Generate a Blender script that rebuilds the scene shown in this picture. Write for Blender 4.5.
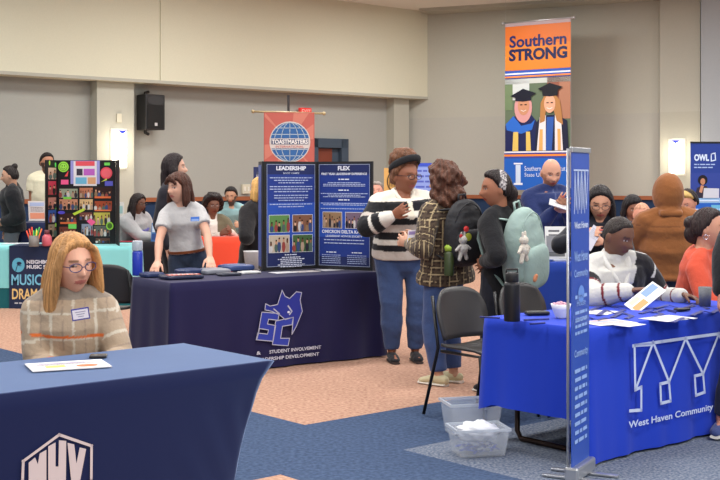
import bpy, math, random
import numpy as np
from mathutils import Vector as V, Matrix
random.seed(7); np.random.seed(7)
SC = bpy.context.scene; COL = SC.collection
for o in list(bpy.data.objects): bpy.data.objects.remove(o)
# ---------------------------------------------------------------- camera, light, exposure
F = 1200.0; HY = 178.0; HC = 1.55            # focal length in pixels, horizon row, camera height
cam = bpy.data.cameras.new('camera'); co = bpy.data.objects.new('camera', cam); COL.objects.link(co)
co.location = (0, 0, HC); co.rotation_euler = (math.pi/2, 0, 0)
cam.sensor_width = 36; cam.lens = F/720*36; cam.shift_y = -(240-HY)/720; cam.clip_end = 200
cam.dof.use_dof = False
SC.camera = co
w = bpy.data.worlds.new('room_light'); SC.world = w; w.use_nodes = True
w.node_tree.nodes['Background'].inputs[0].default_value = (.97, .985, 1.0, 1)
w.node_tree.nodes['Background'].inputs[1].default_value = .55
SC.view_settings.view_transform = 'Standard'; SC.view_settings.look = 'None'
SC.view_settings.gamma = 1; SC.view_settings.use_curve_mapping = False
SC.view_settings.exposure = -0.36
TH = math.radians(40.8)
U = V((math.cos(TH), math.sin(TH), 0)); W = V((-math.sin(TH), math.cos(TH), 0)); UP = V((0, 0, 1))
def uv(u, v, z=0): return U*u + W*v + UP*z
def area(loc, sx, sy, power, col=(1, .985, .955)):
    l = bpy.data.lights.new('ceiling_and_fill_light', 'AREA'); l.shape = 'RECTANGLE'; l.size = sx; l.size_y = sy
    l.energy = power; l.color = col
    o = bpy.data.objects.new('ceiling_and_fill_light', l); COL.objects.link(o); o.location = loc
    o.rotation_euler = (0, 0, TH)
for u in (1.5, 5.8, 10.1, 14.4):                 # the recessed lamps of the ceiling
    for v in (1.5, 5.5, 9.5, 14):
        area(uv(u, v, 4.75), 1.6, 1.2, 165)
for u in (-3.5, 1.0, 5.5):                   # unseen lamps added behind the camera to brighten faces from the front
    area(uv(u, -3.0, 4.75), 1.6, 1.2, 330)
# ---------------------------------------------------------------- helpers
def at(px, py, s): return V(((px-360)/s, F/s, HC-(py-HY)/s))
def gp(px, s): return V(((px-360)/s, F/s, 0))
def lin(c):
    c = [x/255 for x in c]
    return tuple(x/12.92 if x <= .04045 else ((x+.055)/1.055)**2.4 for x in c)
MATS = {}
def nodes(name):
    m = bpy.data.materials.new(name); m.use_nodes = True; nt = m.node_tree
    return m, nt, nt.nodes['Principled BSDF']
def mat(name, col=(128,128,128), rough=.6, metal=0, emit=0, alpha=1, bump=0, bscale=60, trans=0, var=0, spec=.5, sheen=0):
    if name in MATS: return MATS[name]
    m, nt, b = nodes(name); c = lin(col)+(1,)
    b.inputs['Base Color'].default_value = c; b.inputs['Roughness'].default_value = rough
    b.inputs['Metallic'].default_value = metal; b.inputs['Alpha'].default_value = alpha
    b.inputs['Transmission Weight'].default_value = trans
    b.inputs['Specular IOR Level'].default_value = spec
    b.inputs['Sheen Weight'].default_value = sheen
    if emit: b.inputs['Emission Color'].default_value = c; b.inputs['Emission Strength'].default_value = emit
    if bump or var:
        tc = nt.nodes.new('ShaderNodeTexCoord'); n = nt.nodes.new('ShaderNodeTexNoise')
        n.inputs['Scale'].default_value = bscale; n.inputs['Detail'].default_value = 3
        nt.links.new(tc.outputs['Object'], n.inputs['Vector'])
        if bump:
            bp = nt.nodes.new('ShaderNodeBump'); bp.inputs['Strength'].default_value = bump; bp.inputs['Distance'].default_value = .01
            nt.links.new(n.outputs['Fac'], bp.inputs['Height']); nt.links.new(bp.outputs[0], b.inputs['Normal'])
        if var:
            mx = nt.nodes.new('ShaderNodeMix'); mx.data_type = 'RGBA'
            mx.inputs[6].default_value = tuple(x*(1-var) for x in c[:3])+(1,); mx.inputs[7].default_value = tuple(min(1, x*(1+var)) for x in c[:3])+(1,)
            nt.links.new(n.outputs['Fac'], mx.inputs[0]); nt.links.new(mx.outputs[2], b.inputs['Base Color'])
    MATS[name] = m; return m
def attr_mat(name, rough=.8, bump=0, bscale=60, sheen=0, sss=0, stretch=None, spec=.4):
    if name in MATS: return MATS[name]
    m, nt, b = nodes(name)
    a = nt.nodes.new('ShaderNodeVertexColor'); a.layer_name = 'Col'
    nt.links.new(a.outputs[0], b.inputs['Base Color']); b.inputs['Roughness'].default_value = rough
    b.inputs['Sheen Weight'].default_value = sheen; b.inputs['Specular IOR Level'].default_value = spec
    if bump:
        tc = nt.nodes.new('ShaderNodeTexCoord'); n = nt.nodes.new('ShaderNodeTexNoise'); mp = nt.nodes.new('ShaderNodeMapping')
        n.inputs['Scale'].default_value = bscale; n.inputs['Detail'].default_value = 4
        if stretch: mp.inputs['Scale'].default_value = stretch
        nt.links.new(tc.outputs['Object'], mp.inputs[0]); nt.links.new(mp.outputs[0], n.inputs['Vector'])
        bp = nt.nodes.new('ShaderNodeBump'); bp.inputs['Strength'].default_value = bump; bp.inputs['Distance'].default_value = .02
        nt.links.new(n.outputs['Fac'], bp.inputs['Height']); nt.links.new(bp.outputs[0], b.inputs['Normal'])
    MATS[name] = m; return m
SKIN = lambda: attr_mat('skin', .5, .08, 90, spec=.35)
CLOTH = lambda: attr_mat('clothing_fabric', .88, .55, 16, .15, spec=.2)
HAIR = lambda: attr_mat('hair_strands', .5, .7, 130, 0, stretch=(1, 1, .12), spec=.3)
PRINT = lambda: attr_mat('printed_colours', .45, spec=.3)
def tag(o, label=None, cat=None, group=None, kind=None):
    if label: o['label'] = label
    if cat: o['category'] = cat
    if group: o['group'] = group
    if kind: o['kind'] = kind
    return o
def empty(name, loc, label=None, cat=None, group=None):
    o = bpy.data.objects.new(name, None); COL.objects.link(o); o.location = loc; o.empty_display_size = .1
    return tag(o, label, cat, group)
class MB:
    """collects shapes in world coordinates"""
    def __init__(s): s.v = []; s.f = []; s.c = []
    def add(s, vs, fs, col=None):
        n = len(s.v); s.v += [V(p) for p in vs]; s.f += [[i+n for i in f] for f in fs]; s.c += [col]*len(fs); return s
    def box(s, c, sx, sy, sz, ax=None, ay=None, az=None, col=None):
        ax = ax or V((1,0,0)); ay = ay or V((0,1,0)); az = az or UP; c = V(c)
        vs = [c+ax*(sx*i/2)+ay*(sy*j/2)+az*(sz*k/2) for k in (-1,1) for j in (-1,1) for i in (-1,1)]
        return s.add(vs, [[0,2,3,1],[4,5,7,6],[0,1,5,4],[1,3,7,5],[3,2,6,7],[2,0,4,6]], col)
    def quad(s, a, b, c, d, col=None): return s.add([a,b,c,d], [[0,1,2,3]], col)
    def tube(s, pts, rad, n=12, side=None, cap=True, rnd=False, col=None):
        pts = [V(p) for p in pts]; R = [(r, r) if not isinstance(r, (tuple, list)) else tuple(r) for r in rad]
        if rnd:
            def ext(p, t, r): m = min(r); return [(p+t*m*.45, (r[0]*.86, r[1]*.86)), (p+t*m*.8, (r[0]*.52, r[1]*.52))]
            t0 = (pts[0]-pts[1]).normalized(); t1 = (pts[-1]-pts[-2]).normalized()
            e0 = ext(pts[0], t0, R[0])[::-1]; e1 = ext(pts[-1], t1, R[-1])
            pts = [e[0] for e in e0]+pts+[e[0] for e in e1]; R = [e[1] for e in e0]+R+[e[1] for e in e1]
        vs = []; prev = None
        for i, p in enumerate(pts):
            a = pts[max(0, i-1)]; b = pts[min(len(pts)-1, i+1)]; t = (b-a)
            t = t.normalized() if t.length > 1e-9 else UP
            sd = side if side is not None else (prev if prev is not None else (V((1,0,0)) if abs(t.x) < .8 else V((0,1,0))))
            sd = (sd - t*sd.dot(t)); sd = sd.normalized() if sd.length > 1e-6 else t.orthogonal().normalized()
            if side is None: prev = sd
            ot = t.cross(sd)
            for k in range(n):
                an = 2*math.pi*k/n; vs.append(p+sd*(R[i][0]*math.cos(an))+ot*(R[i][1]*math.sin(an)))
        fs = [[i*n+k, i*n+(k+1)%n, (i+1)*n+(k+1)%n, (i+1)*n+k] for i in range(len(pts)-1) for k in range(n)]
        if cap: fs += [list(range(n))[::-1], [(len(pts)-1)*n+k for k in range(n)]]
        return s.add(vs, fs, col)
    def ball(s, c, r, n=16, ax=None, col=None):
        rx, ry, rz = (r, r, r) if not isinstance(r, (tuple, list)) else r
        ax = ax or (V((1,0,0)), V((0,1,0)), UP); c = V(c); vs = []; m = n//2
        for j in range(1, m):
            e = math.pi*j/m
            for i in range(n):
                a = 2*math.pi*i/n
                vs.append(c+ax[0]*(rx*math.sin(e)*math.cos(a))+ax[1]*(ry*math.sin(e)*math.sin(a))+ax[2]*(rz*math.cos(e)))
        fs = [[j*n+i, (j+1)*n+i, (j+1)*n+(i+1)%n, j*n+(i+1)%n] for j in range(m-2) for i in range(n)]
        t = len(vs); vs += [c+ax[2]*rz, c-ax[2]*rz]
        fs += [[t, i, (i+1)%n] for i in range(n)] + [[t+1, (m-2)*n+(i+1)%n, (m-2)*n+i] for i in range(n)]
        return s.add(vs, fs, col)
    def lathe(s, c, prof, n=24, col=None):
        c = V(c); vs = [c+V((r*math.cos(2*math.pi*k/n), r*math.sin(2*math.pi*k/n), z)) for r, z in prof for k in range(n)]
        fs = [[i*n+k, i*n+(k+1)%n, (i+1)*n+(k+1)%n, (i+1)*n+k] for i in range(len(prof)-1) for k in range(n)]
        fs += [list(range(n))[::-1], [(len(prof)-1)*n+k for k in range(n)]]
        return s.add(vs, fs, col)
    def mesh(s, name, origin=V((0,0,0))):
        me = bpy.data.meshes.new(name); me.from_pydata([p-origin for p in s.v], [], s.f); me.update()
        return me
    def build(s, name, m, parent=None, origin=None, smooth=False, bevel=0, solid=0, sub=0):
        if origin is None: origin = parent.matrix_basis.translation if parent else (sum(s.v, V((0,0,0)))/len(s.v))
        org = V(origin)
        if parent is not None:
            q = parent; org = V((0,0,0))
            while q is not None: org = org + q.location; q = q.parent
        me = s.mesh(name, org)
        if any(c is not None for c in s.c):
            ca = me.color_attributes.new('Col', 'FLOAT_COLOR', 'CORNER'); arr = []
            for c, f in zip(s.c, s.f): arr += list(lin(c or (200,200,200))+(1,))*len(f)
            ca.data.foreach_set('color', arr)
        me.materials.append(m)
        if smooth: me.polygons.foreach_set('use_smooth', [True]*len(me.polygons))
        o = bpy.data.objects.new(name, me); COL.objects.link(o)
        if parent is not None: o.parent = parent
        else: o.location = org
        if sub: md = o.modifiers.new('s', 'SUBSURF'); md.levels = md.render_levels = sub
        if solid: md = o.modifiers.new('t', 'SOLIDIFY'); md.thickness = solid; md.offset = 0
        if bevel: md = o.modifiers.new('b', 'BEVEL'); md.width = bevel; md.segments = 2; md.limit_method = 'ANGLE'
        return o
TXT = {}
def text_geo(s, bold=0.0):
    k = (s, bold)
    if k in TXT: return TXT[k]
    c = bpy.data.curves.new('t', 'FONT'); c.body = s; c.size = 1; c.offset = bold; c.resolution_u = 3
    o = bpy.data.objects.new('t', c); COL.objects.link(o)
    dg = bpy.context.evaluated_depsgraph_get(); me = bpy.data.meshes.new_from_object(o.evaluated_get(dg))
    vs = [(v.co.x, v.co.y) for v in me.vertices]; fs = [list(p.vertices) for p in me.polygons]
    bpy.data.objects.remove(o); bpy.data.curves.remove(c); bpy.data.meshes.remove(me)
    x0 = min(v[0] for v in vs); x1 = max(v[0] for v in vs); y0 = min(v[1] for v in vs); y1 = max(v[1] for v in vs)
    TXT[k] = (vs, fs, x0, x1, y0, y1); return TXT[k]
class Flat:
    """flat printing on a plane: origin = lower left corner, x along ax, y along ay, n = towards the viewer"""
    def __init__(s, o, ax, ay, step=.0012):
        s.o = V(o); s.ax = ax; s.ay = ay; s.n = ax.cross(ay).normalized(); s.st = step; s.mb = MB()
    def pt(s, x, y, l): return s.o+s.ax*x+s.ay*y+s.n*(s.st*l)
    def poly(s, pts, col, l=1): s.mb.add([s.pt(x, y, l) for x, y in pts], [list(range(len(pts)))], col)
    def rect(s, x0, y0, x1, y1, col, l=1): s.poly([(x0,y0),(x1,y0),(x1,y1),(x0,y1)], col, l)
    def oval(s, x, y, rx, ry, col, l=1, n=20, a0=0, a1=2*math.pi):
        s.poly([(x+rx*math.cos(a0+(a1-a0)*k/n), y+ry*math.sin(a0+(a1-a0)*k/n)) for k in range(n if a1-a0 > 6 else n+1)], col, l)
    def line(s, pts, w, col, l=1, closed=False):
        q = list(pts)+([pts[0]] if closed else [])
        for (a, b), (c, d) in zip(q[:-1], q[1:]):
            dx, dy = c-a, d-b; L = math.hypot(dx, dy) or 1; nx, ny = -dy/L*w/2, dx/L*w/2; ex, ey = dx/L*w/2, dy/L*w/2
            s.poly([(a+nx-ex,b+ny-ey),(a-nx-ex,b-ny-ey),(c-nx+ex,d-ny+ey),(c+nx+ex,d+ny+ey)], col, l)
    def text(s, t, x, y, w=None, h=None, col=(255,255,255), l=2, align='L', bold=0.0):
        vs, fs, x0, x1, y0, y1 = text_geo(t, bold); sy = (h/(y1-y0)) if h else w/(x1-x0); sx = (w/(x1-x0)) if w else sy
        ww = (x1-x0)*sx; ox = x if align == 'L' else (x-ww/2 if align == 'C' else x-ww)
        s.mb.add([s.pt(ox+(a-x0)*sx, y+(b-y0)*sy, l) for a, b in vs], fs, col)
    def words(s, x0, x1, y, h, col, l=2, fill=1.0):      # a line of print too small to read
        x = x0+(x1-x0)*(1-fill)/2; e = x1-(x1-x0)*(1-fill)/2
        while x < e:
            wd = min(random.uniform(1.5, 5)*h, e-x)
            if wd > h*.5: s.rect(x, y, x+wd, y+h, col, l)
            x += wd+h*.7
    def photo(s, x0, y0, x1, y1, l=2, sky=None, n=5, skin=None):   # a snapshot: backdrop and a row of small figures
        sky = sky or random.choice([(150,150,140),(90,70,60),(70,110,60),(180,170,160),(60,60,80)])
        w, h = x1-x0, y1-y0
        s.rect(x0, y0, x1, y1, sky, l)
        for k in range(n):
            cx = x0+w*(k+.5+random.uniform(-.25,.25))/n; hh = random.uniform(.35,.66)*h
            cl = random.choice([(44,42,52),(150,70,66),(206,202,200),(60,76,120),(140,112,84),(84,104,96),(34,32,34),(176,150,130)])
            s.oval(cx, y0+hh*.5, w*.46/n, hh*.52, cl, l+2, 10)
            s.oval(cx, y0+hh+h*.06, w*.25/n, h*.13, random.choice([(200,150,120),(150,100,75),(110,70,50),(225,180,150)]), l+3, 8)
            s.oval(cx, y0+hh+h*.17, w*.2/n, h*.06, (40,28,22), l+4, 8)
    def build(s, name, parent=None, origin=None): return s.mb.build(name, PRINT(), parent, origin)
def struct(name, mb, m, **k):
    o = mb.build(name, m, **k); o['kind'] = 'structure'; return o
# ---------------------------------------------------------------- the room
def wall_mat(name, col, line=None):
    m, nt, b = nodes(name); b.inputs['Roughness'].default_value = .9; b.inputs['Specular IOR Level'].default_value = .1
    tc = nt.nodes.new('ShaderNodeTexCoord'); n = nt.nodes.new('ShaderNodeTexNoise'); n.inputs['Scale'].default_value = 45; n.inputs['Detail'].default_value = 6
    nt.links.new(tc.outputs['Object'], n.inputs['Vector']); mx = nt.nodes.new('ShaderNodeMix'); mx.data_type = 'RGBA'
    c = lin(col); mx.inputs[6].default_value = tuple(x*.95 for x in c)+(1,); mx.inputs[7].default_value = tuple(x*1.05 for x in c)+(1,)
    nt.links.new(n.outputs['Fac'], mx.inputs[0]); nt.links.new(mx.outputs[2], b.inputs['Base Color'])
    return m
WALL = wall_mat('wall_fabric', (165,166,160)); WALLQ = wall_mat('right_wall_fabric', (180,180,172)); WALLU = wall_mat('upper_wall_fabric', (216,214,192)); WALLC = wall_mat('column_paint', (178,177,165))
WAIN = wall_mat('navy_wainscot', (44,62,92)); CEIL = wall_mat('ceiling_paint', (232,230,222)); PALE = wall_mat('pale_wall_paint', (176,184,190))
RAIL = mat('cherry_wood_rail', (150,86,52), .4, var=.15, bscale=8)
def floor_mat():
    m, nt, b = nodes('ballroom_carpet'); L = nt.links.new; N = nt.nodes.new
    b.inputs['Roughness'].default_value = .95; b.inputs['Specular IOR Level'].default_value = .05
    tc = N('ShaderNodeTexCoord'); mp = N('ShaderNodeMapping'); mp.inputs['Rotation'].default_value = (0, 0, -TH)
    L(tc.outputs['Object'], mp.inputs[0]); sp = N('ShaderNodeSeparateXYZ'); L(mp.outputs[0], sp.inputs[0])
    def mth(op, a, c):
        n = N('ShaderNodeMath'); n.operation = op
        for i, q in enumerate((a, c)):
            if isinstance(q, (int, float)): n.inputs[i].default_value = q
            else: L(q, n.inputs[i])
        return n.outputs[0]
    def mix(f, a, c):
        n = N('ShaderNodeMix'); n.data_type = 'RGBA'; L(f, n.inputs[0])
        for i, q in ((6, a), (7, c)):
            if isinstance(q, tuple): n.inputs[i].default_value = lin(q)+(1,)
            else: L(q, n.inputs[i])
        return n.outputs[2]
    def noise(sc, det=2):
        n = N('ShaderNodeTexNoise'); n.inputs['Scale'].default_value = sc; n.inputs['Detail'].default_value = det; L(tc.outputs['Object'], n.inputs['Vector'])
        r = N('ShaderNodeMapRange'); r.inputs[1].default_value = .35; r.inputs[2].default_value = .65; L(n.outputs['Fac'], r.inputs[0]); return r.outputs[0]
    u, v = sp.outputs[0], sp.outputs[1]
    n1 = noise(38, 3); n2 = noise(11)
    salmon = mix(n1, (160,122,104), (196,160,138)); salmon = mix(mth('MULTIPLY', n2, .25), salmon, (166,124,108))
    blue = mix(n1, (58,72,98), (76,92,120)); grey = mix(noise(60, 3), (76,88,112), (132,138,148))
    ug = mth('GREATER_THAN', u, 4.66); ug2 = mth('GREATER_THAN', u, 3.785)
    vg = mth('GREATER_THAN', v, 5.93); vl = mth('LESS_THAN', v, 5.02)
    c = mix(mth('MULTIPLY', ug, vg), blue, salmon)
    c = mix(mth('MULTIPLY', ug, vl), c, grey)
    c = mix(mth('MULTIPLY', mth('SUBTRACT', 1.0, ug2), vl), c, salmon)
    L(c, b.inputs['Base Color'])
    bp = N('ShaderNodeBump'); bp.inputs['Strength'].default_value = .4; bp.inputs['Distance'].default_value = .01; L(n1, bp.inputs['Height']); L(bp.outputs[0], b.inputs['Normal'])
    return m
mb = MB(); mb.quad(V((-14,1,0)), V((14,1,0)), V((14,27,0)), V((-14,27,0))); struct('floor', mb, floor_mat(), origin=V((0,0,0)))
ZC = 4.82; ZB = 3.1; VB = 17.0; VW = 17.4
C0 = at(428, 0, 1); C0 = V((1.338, 23.6, 0)); RD = V((math.cos(math.radians(25)), -math.sin(math.radians(25)), 0)); RN = V((-RD.y, RD.x, 0))  # right wall direction, outward normal
def proj(p): return (p.dot(U), p.dot(W))
cu = C0.dot(U)
tl = (VW-C0.dot(W))/(-RD).dot(W); Clow = C0-RD*tl; cul = Clow.dot(U)
def slab(name, a, b, z0, z1, nrm, th, m):                # wall panel from a to b, thickness th away from the room
    mb = MB(); d = (b-a); mb.box((a+b)/2+nrm*th/2+UP*(z0+z1)/2, d.length, th, z1-z0, d.normalized(), nrm); return struct(name, mb, m)
slab('wall_left', uv(-8, VW), uv(cul+.05, VW), 1.22, ZB+.1, W, .15, WALL)
slab('wall_left_wainscot', uv(-8, VW), uv(cul+.05, VW), 0, 1.16, W, .15, WAIN)
mb = MB(); mb.box(uv((cul-8)/2, VW-.02, 1.19), cul+8, .06, .07, U, W); struct('trim_left_rail', mb, RAIL)
mb = MB()                                                 # bulkhead with a fine seam
us = at(160, 0, 1); 
def u_at(px, v):                                          # u of the point on line v=const seen in column px
    k = (px-360)/F; y = v/(W.x*k+W.y); return V((k*y, y, 0)).dot(U)
us = u_at(160, VB)
for a, b in ((-8, us-.012), (us+.012, cu)):
    mb.box(uv((a+b)/2, VB+.35, (ZB+ZC)/2), b-a, .7, ZC-ZB, U, W)
mb.box(uv(us, VB+.36, (ZB+ZC)/2), .03, .68, ZC-ZB-.01, U, W)
struct('wall_upper_bulkhead', mb, WALLU)
mb = MB(); mb.box(uv((cu-8)/2, VB-.004, ZB+.02), cu+8, .02, .05, U, W); struct('trim_bulkhead', mb, WALLC)
# pilaster behind the left lamp and one near the corner
for n_, (a, b) in enumerate(((97, 134), (394, 409))):
    ua, ub = u_at(a, VW-.22), u_at(b, VW-.22); mb = MB(); mb.box(uv((ua+ub)/2, VW-.11, ZB/2), ub-ua, .22, ZB, U, W)
    struct('column', mb, WALLC)
# right wall
def r_at(px, off=0):                                      # point on the right wall (moved off into the room) in column px
    k = (px-360)/F; P = C0-RN*off; t = (k*P.y-P.x)/(RD.x-k*RD.y); return P+RD*t
slab('wall_right', Clow-RD*.3, r_at(668), 1.22, 2.73, RN, .15, WALLQ)
WALLR = wall_mat('upper_right_wall_fabric', (184,184,173)); slab('wall_right_upper', Clow-RD*.3, r_at(668), 2.73, ZC, RN, .15, WALLR)
slab('wall_right_wainscot', Clow-RD*.3, r_at(668), 0, 1.16, RN, .15, WAIN)
a, b = Clow-RD*.1, r_at(661); mb = MB(); mb.box((a+b)/2-RN*.02+UP*1.19, (b-a).length, .06, .07, RD, RN); struct('trim_right_rail', mb, RAIL)
a, b = r_at(660, .2), r_at(700, .2)
slab('column', a, b, 0, 2.73, RN, .3, WALLC); slab('column', a, b, 2.73, ZC, RN, .3, WALLR)
a = r_at(701, .35); slab('wall_far_right', a, a+RD*5, 0, ZC, RN, .15, PALE)
mb = MB(); mb.box(V((2, 13, ZC+.06)), 30, 30, .12); struct('ceiling', mb, CEIL)
a, b = r_at(429, .25), r_at(700, .25); mb = MB(); mb.box((a+b)/2+UP*(ZC-.03), (b-a).length+.2, .5, .06, RD, RN); struct('trim_ceiling', mb, WALLC)
# door and frame on the left wall
DG = mat('slate_door_frame', (62,76,92), .5); WD = mat('cherry_door', (120,58,40), .45, var=.2, bscale=5)
ua, ub = u_at(307, VW), u_at(344, VW)
mb = MB(); zt = 2.28
for u_ in (ua, ub): mb.box(uv(u_+(.08 if u_ == ua else -.08), VW-.06, zt/2), .17, .14, zt, U, W)
mb.box(uv((ua+ub)/2, VW-.06, zt-.08), ub-ua, .14, .17, U, W)
dr = struct('door_1', mb, DG)
mb = MB(); mb.box(uv((ua+ub)/2-.08, VW-.02, zt/2-.08), ub-ua-.5, .05, zt-.2, U, W); mb.build('door_leaf', WD, dr)
mb = MB(); mb.box(uv((ua+ub)/2, VW-.012, zt/2-.08), ub-ua-.3, .03, zt-.17, U, W); mb.build('door_recess', DG, dr)
# wall lamps
GLOW = mat('lamp_glass_glow', (255,246,225), .4, emit=6)
def sconce(c, n, ax, label):
    r = empty('wall_lamp', c, label, 'lamp', 'glowing wall lamps')
    mb = MB(); N = 14; h = .29; vs = []
    for z in (-h, h):
        for k in range(N+1):
            a_ = math.pi*k/N; vs.append(c+ax*(.125*math.cos(a_))+n*(.115*math.sin(a_)+.015)+UP*z)
    m_ = N+1; mb.add(vs, [[k, k+1, m_+k+1, m_+k] for k in range(N)]+[list(range(m_))[::-1], [m_+k for k in range(m_)]])
    mb.build('lamp_shade', GLOW, r, smooth=False)
    mb = MB(); mb.box(c+n*.006, .3, .012, .66, ax, n); mb.build('back_plate', mat('lamp_plate', (205,200,190), .5), r)
    mb = MB(); q = c+n*.135+UP*.245; mb.add([q-ax*.085+UP*.05, q+ax*.085+UP*.05, q-UP*.01, q-ax*.085+UP*.05-n*.01, q+ax*.085+UP*.05-n*.01, q-UP*.01-n*.01], [[0,2,1],[3,4,5],[0,1,4,3],[1,2,5,4],[2,0,3,5]])
    mb.build('shade_emblem', mat('lamp_blue_emblem', (40,60,190), .4), r)
    l = bpy.data.lights.new('lamp_bulb', 'POINT'); l.energy = 13; l.color = (1, .9, .7); l.shadow_soft_size = .12
    lo = bpy.data.objects.new('lamp_bulb', l); COL.objects.link(lo); lo.parent = r; lo.location = n*.3+UP*.05
pc = uv(u_at(118.5, VW-.22), VW-.22, 0); sL = F/pc.y
sconce(V((pc.x, pc.y, HC-(149-HY)/sL)), -W, U, 'glowing white wall lamp on the column behind the black trifold photo board')
pc = r_at(677, .2); sR = F/pc.y
sconce(V((pc.x, pc.y, HC-(157-HY)/sR)), -RN, RD, 'glowing white wall lamp above the brown hooded jacket')
# small devices on the wall
IV = mat('ivory_plastic', (205,200,180), .5)
p = uv(u_at(118.5, VW-.22), VW-.235, 0); mb = MB(); mb.box(V((p.x, p.y, HC-(118-HY)/sL)), .09, .03, .14, U, W)
tag(mb.build('thermostat', IV, bevel=.005), 'small ivory thermostat on the column above the left wall lamp', 'thermostat')
p = uv(u_at(245, VW), VW-.025, 0); s_ = F/p.y; rt = V((p.x, p.y, HC-(189-HY)/s_))
mb = MB(); mb.box(rt, .17, .05, .17, U, W); o = tag(mb.build('wall_switch', IV, bevel=.008), 'ivory switch box on the wall beside the black puffer jacket', 'switch')
mb = MB(); mb.box(rt-W*.028-U*.04, .03, .012, .08, U, W); mb.box(rt-W*.028+U*.04, .03, .012, .08, U, W); mb.build('toggle', mat('switch_toggle', (225,222,210), .4), o)
# loudspeaker
p = uv(u_at(149, VW-.2), VW-.2, 0); s_ = F/p.y; c = V((p.x, p.y, HC-(112.5-HY)/s_))
BLK = mat('black_plastic', (26,26,28), .5); BLKM = mat('black_mesh', (20,20,21), .85, bump=.8, bscale=200)
fd = (-W*.95+U*.12).normalized(); sd = UP.cross(-fd).normalized()*-1
r = empty('loudspeaker', c, 'black loudspeaker mounted high on the wall beside the left column', 'loudspeaker')
mb = MB(); w2, h2, d2 = .2, .29, .17; q = []
for z in (-h2, h2):
    for x, y in ((-w2, d2), (w2, d2), (w2*.62, -d2), (-w2*.62, -d2)): q.append(c+sd*x+fd*y+UP*z)
mb.add(q, [[3,2,1,0],[4,5,6,7],[0,1,5,4],[1,2,6,5],[2,3,7,6],[3,0,4,7]]); mb.build('cabinet', BLK, r, bevel=.015)
mb = MB(); mb.box(c+fd*(d2+.006)-UP*.07, .33, .012, .38, sd, fd); mb.build('grille', BLKM, r, bevel=.01)
mb = MB(); mb.tube([c+fd*(d2-.02)+UP*.19, c+fd*(d2+.008)+UP*.19], [(.15,.06),(.17,.075)], 20, side=sd); mb.build('horn', mat('speaker_horn', (44,44,46), .6), r)
mb = MB(); mb.box(c+fd*(d2+.016)-UP*.2, .05, .008, .05, sd, fd); mb.build('badge', mat('speaker_badge', (190,190,190), .4), r)
for sg in (1, -1): mb = MB(); mb.tube([c-fd*.1+UP*.26*sg, c-fd*.1+UP*.33*sg, uv(u_at(147, VW), VW-.04, c.z+.35*sg)], [.025]*3); mb.build('bracket', BLK, r)
# exit sign above the door
p = uv(u_at(304, VW-.05), VW-.08, 0); s_ = F/p.y; c = V((p.x, p.y, HC-(112-HY)/s_))
r = empty('exit_sign', c, 'red glowing exit sign on the wall above the dark door', 'sign')
mb = MB(); mb.box(c, .26, .07, .15, U, W); mb.build('sign_housing', mat('exit_red_panel', (225,60,55), .4, emit=.35), r, bevel=.01)
fl = Flat(c-W*.037-U*.10-UP*.045, U, UP); fl.text('EXIT', 0, 0, .20, .09, (255,215,205)); fl.build('lettering', r)
# ---------------------------------------------------------------- tables and cloths
def cloth_mat(name, col, sheen=.3, rough=.8, bump=.15, bs=7):
    return mat(name, col, rough, bump=bump, bscale=bs, sheen=sheen, spec=.2)
def draped(name, c, ud, L, D, top, hems, m, label, amp=.018, wave=9, inset=None, ph=0, cat='tablecloth', group=None):
    """cloth over a table; c = front left corner (floor), ud along the front, hems = bottom z of front, right, back, left"""
    c = V(c); vd = V((-ud.y, ud.x, 0)); r = .012; mb = MB(); P = []
    segs = [(V((0,0,0)), ud, L, -vd, hems[0]), (ud*L, vd, D, ud, hems[1]), (ud*L+vd*D, -ud, L, vd, hems[2]), (vd*D, -vd, D, -ud, hems[3])]
    for k, (o, d, ln, n, hz) in enumerate(segs):
        N = max(8, int(ln/.035)); hn = segs[(k+1) % 4][4]; hp = segs[(k-1) % 4][4]
        for i in range(N):
            t = ln*i/N; e = min(t, ln-t)
            h = hz
            if t < .06: h = min(hz, hp)*(1-t/.06)+hz*(t/.06) if hp < hz else hz
            if ln-t < .06: h = hz*((ln-t)/.06)+min(hz, hn)*(1-(ln-t)/.06) if hn < hz else hz
            corner = math.exp(-(e/.05)**2)
            dirn = n.copy()
            if i == 0: dirn = (n+segs[(k-1) % 4][3]).normalized()
            f = amp*(1.1*math.sin(t*wave+k*1.7+ph)+.7*math.sin(t*wave*2.3+k+ph*2)+.35*math.sin(t*wave*4.1+2*k))
            P.append((c+o+d*t, dirn, h, f, corner))
    n = len(P); rows = 12; vs = []
    for j in range(rows+1):
        q = j/rows
        for p, dn, h, f, cn in P:
            if j == 0: vs.append(p+UP*top-dn*r)
            elif j == 1: vs.append(p+UP*(top-.004)-dn*.003)
            else:
                qq = (j-1)/(rows-1); z = (top-.012)*(1-qq)+h*qq; a = (top-z)/top
                off = f*a*(1-.3*cn)+abs(amp)*1.6*a+cn*.035*a*(1 if amp > 0 else 0)
                if inset:
                    x = (p-c).dot(ud); y = (p-c).dot(vd); g = inset*(max(0, top-z)/.55)**.62
                    kx = (x-L/2)/(L/2); ky = (y-D/2)/(D/2)
                    pp = p-ud*(g*kx*abs(kx)**5)-vd*(.25*g*ky*abs(ky)**3*(.35+.65*abs(kx)**3))
                    # shallow tension folds from the corner
                    pp = pp+dn*(.006*math.sin((x*1.2+z)*26)*max(0, 1-abs(L-x-(top-z)*.8)/.3)*(j > 3))
                    vs.append(pp+UP*z)
                else: vs.append(p+dn*off+UP*z)
    fs = [[j*n+i, (j+1)*n+i, (j+1)*n+(i+1) % n, j*n+(i+1) % n] for j in range(rows) for i in range(n)]+[list(range(n))]
    mb.add(vs, fs); o = mb.build(name, m, origin=c+(ud*L+vd*D)/2, smooth=False)
    for p in o.data.polygons: p.use_smooth = len(p.vertices) == 4
    return tag(o, label, cat, group)
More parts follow.
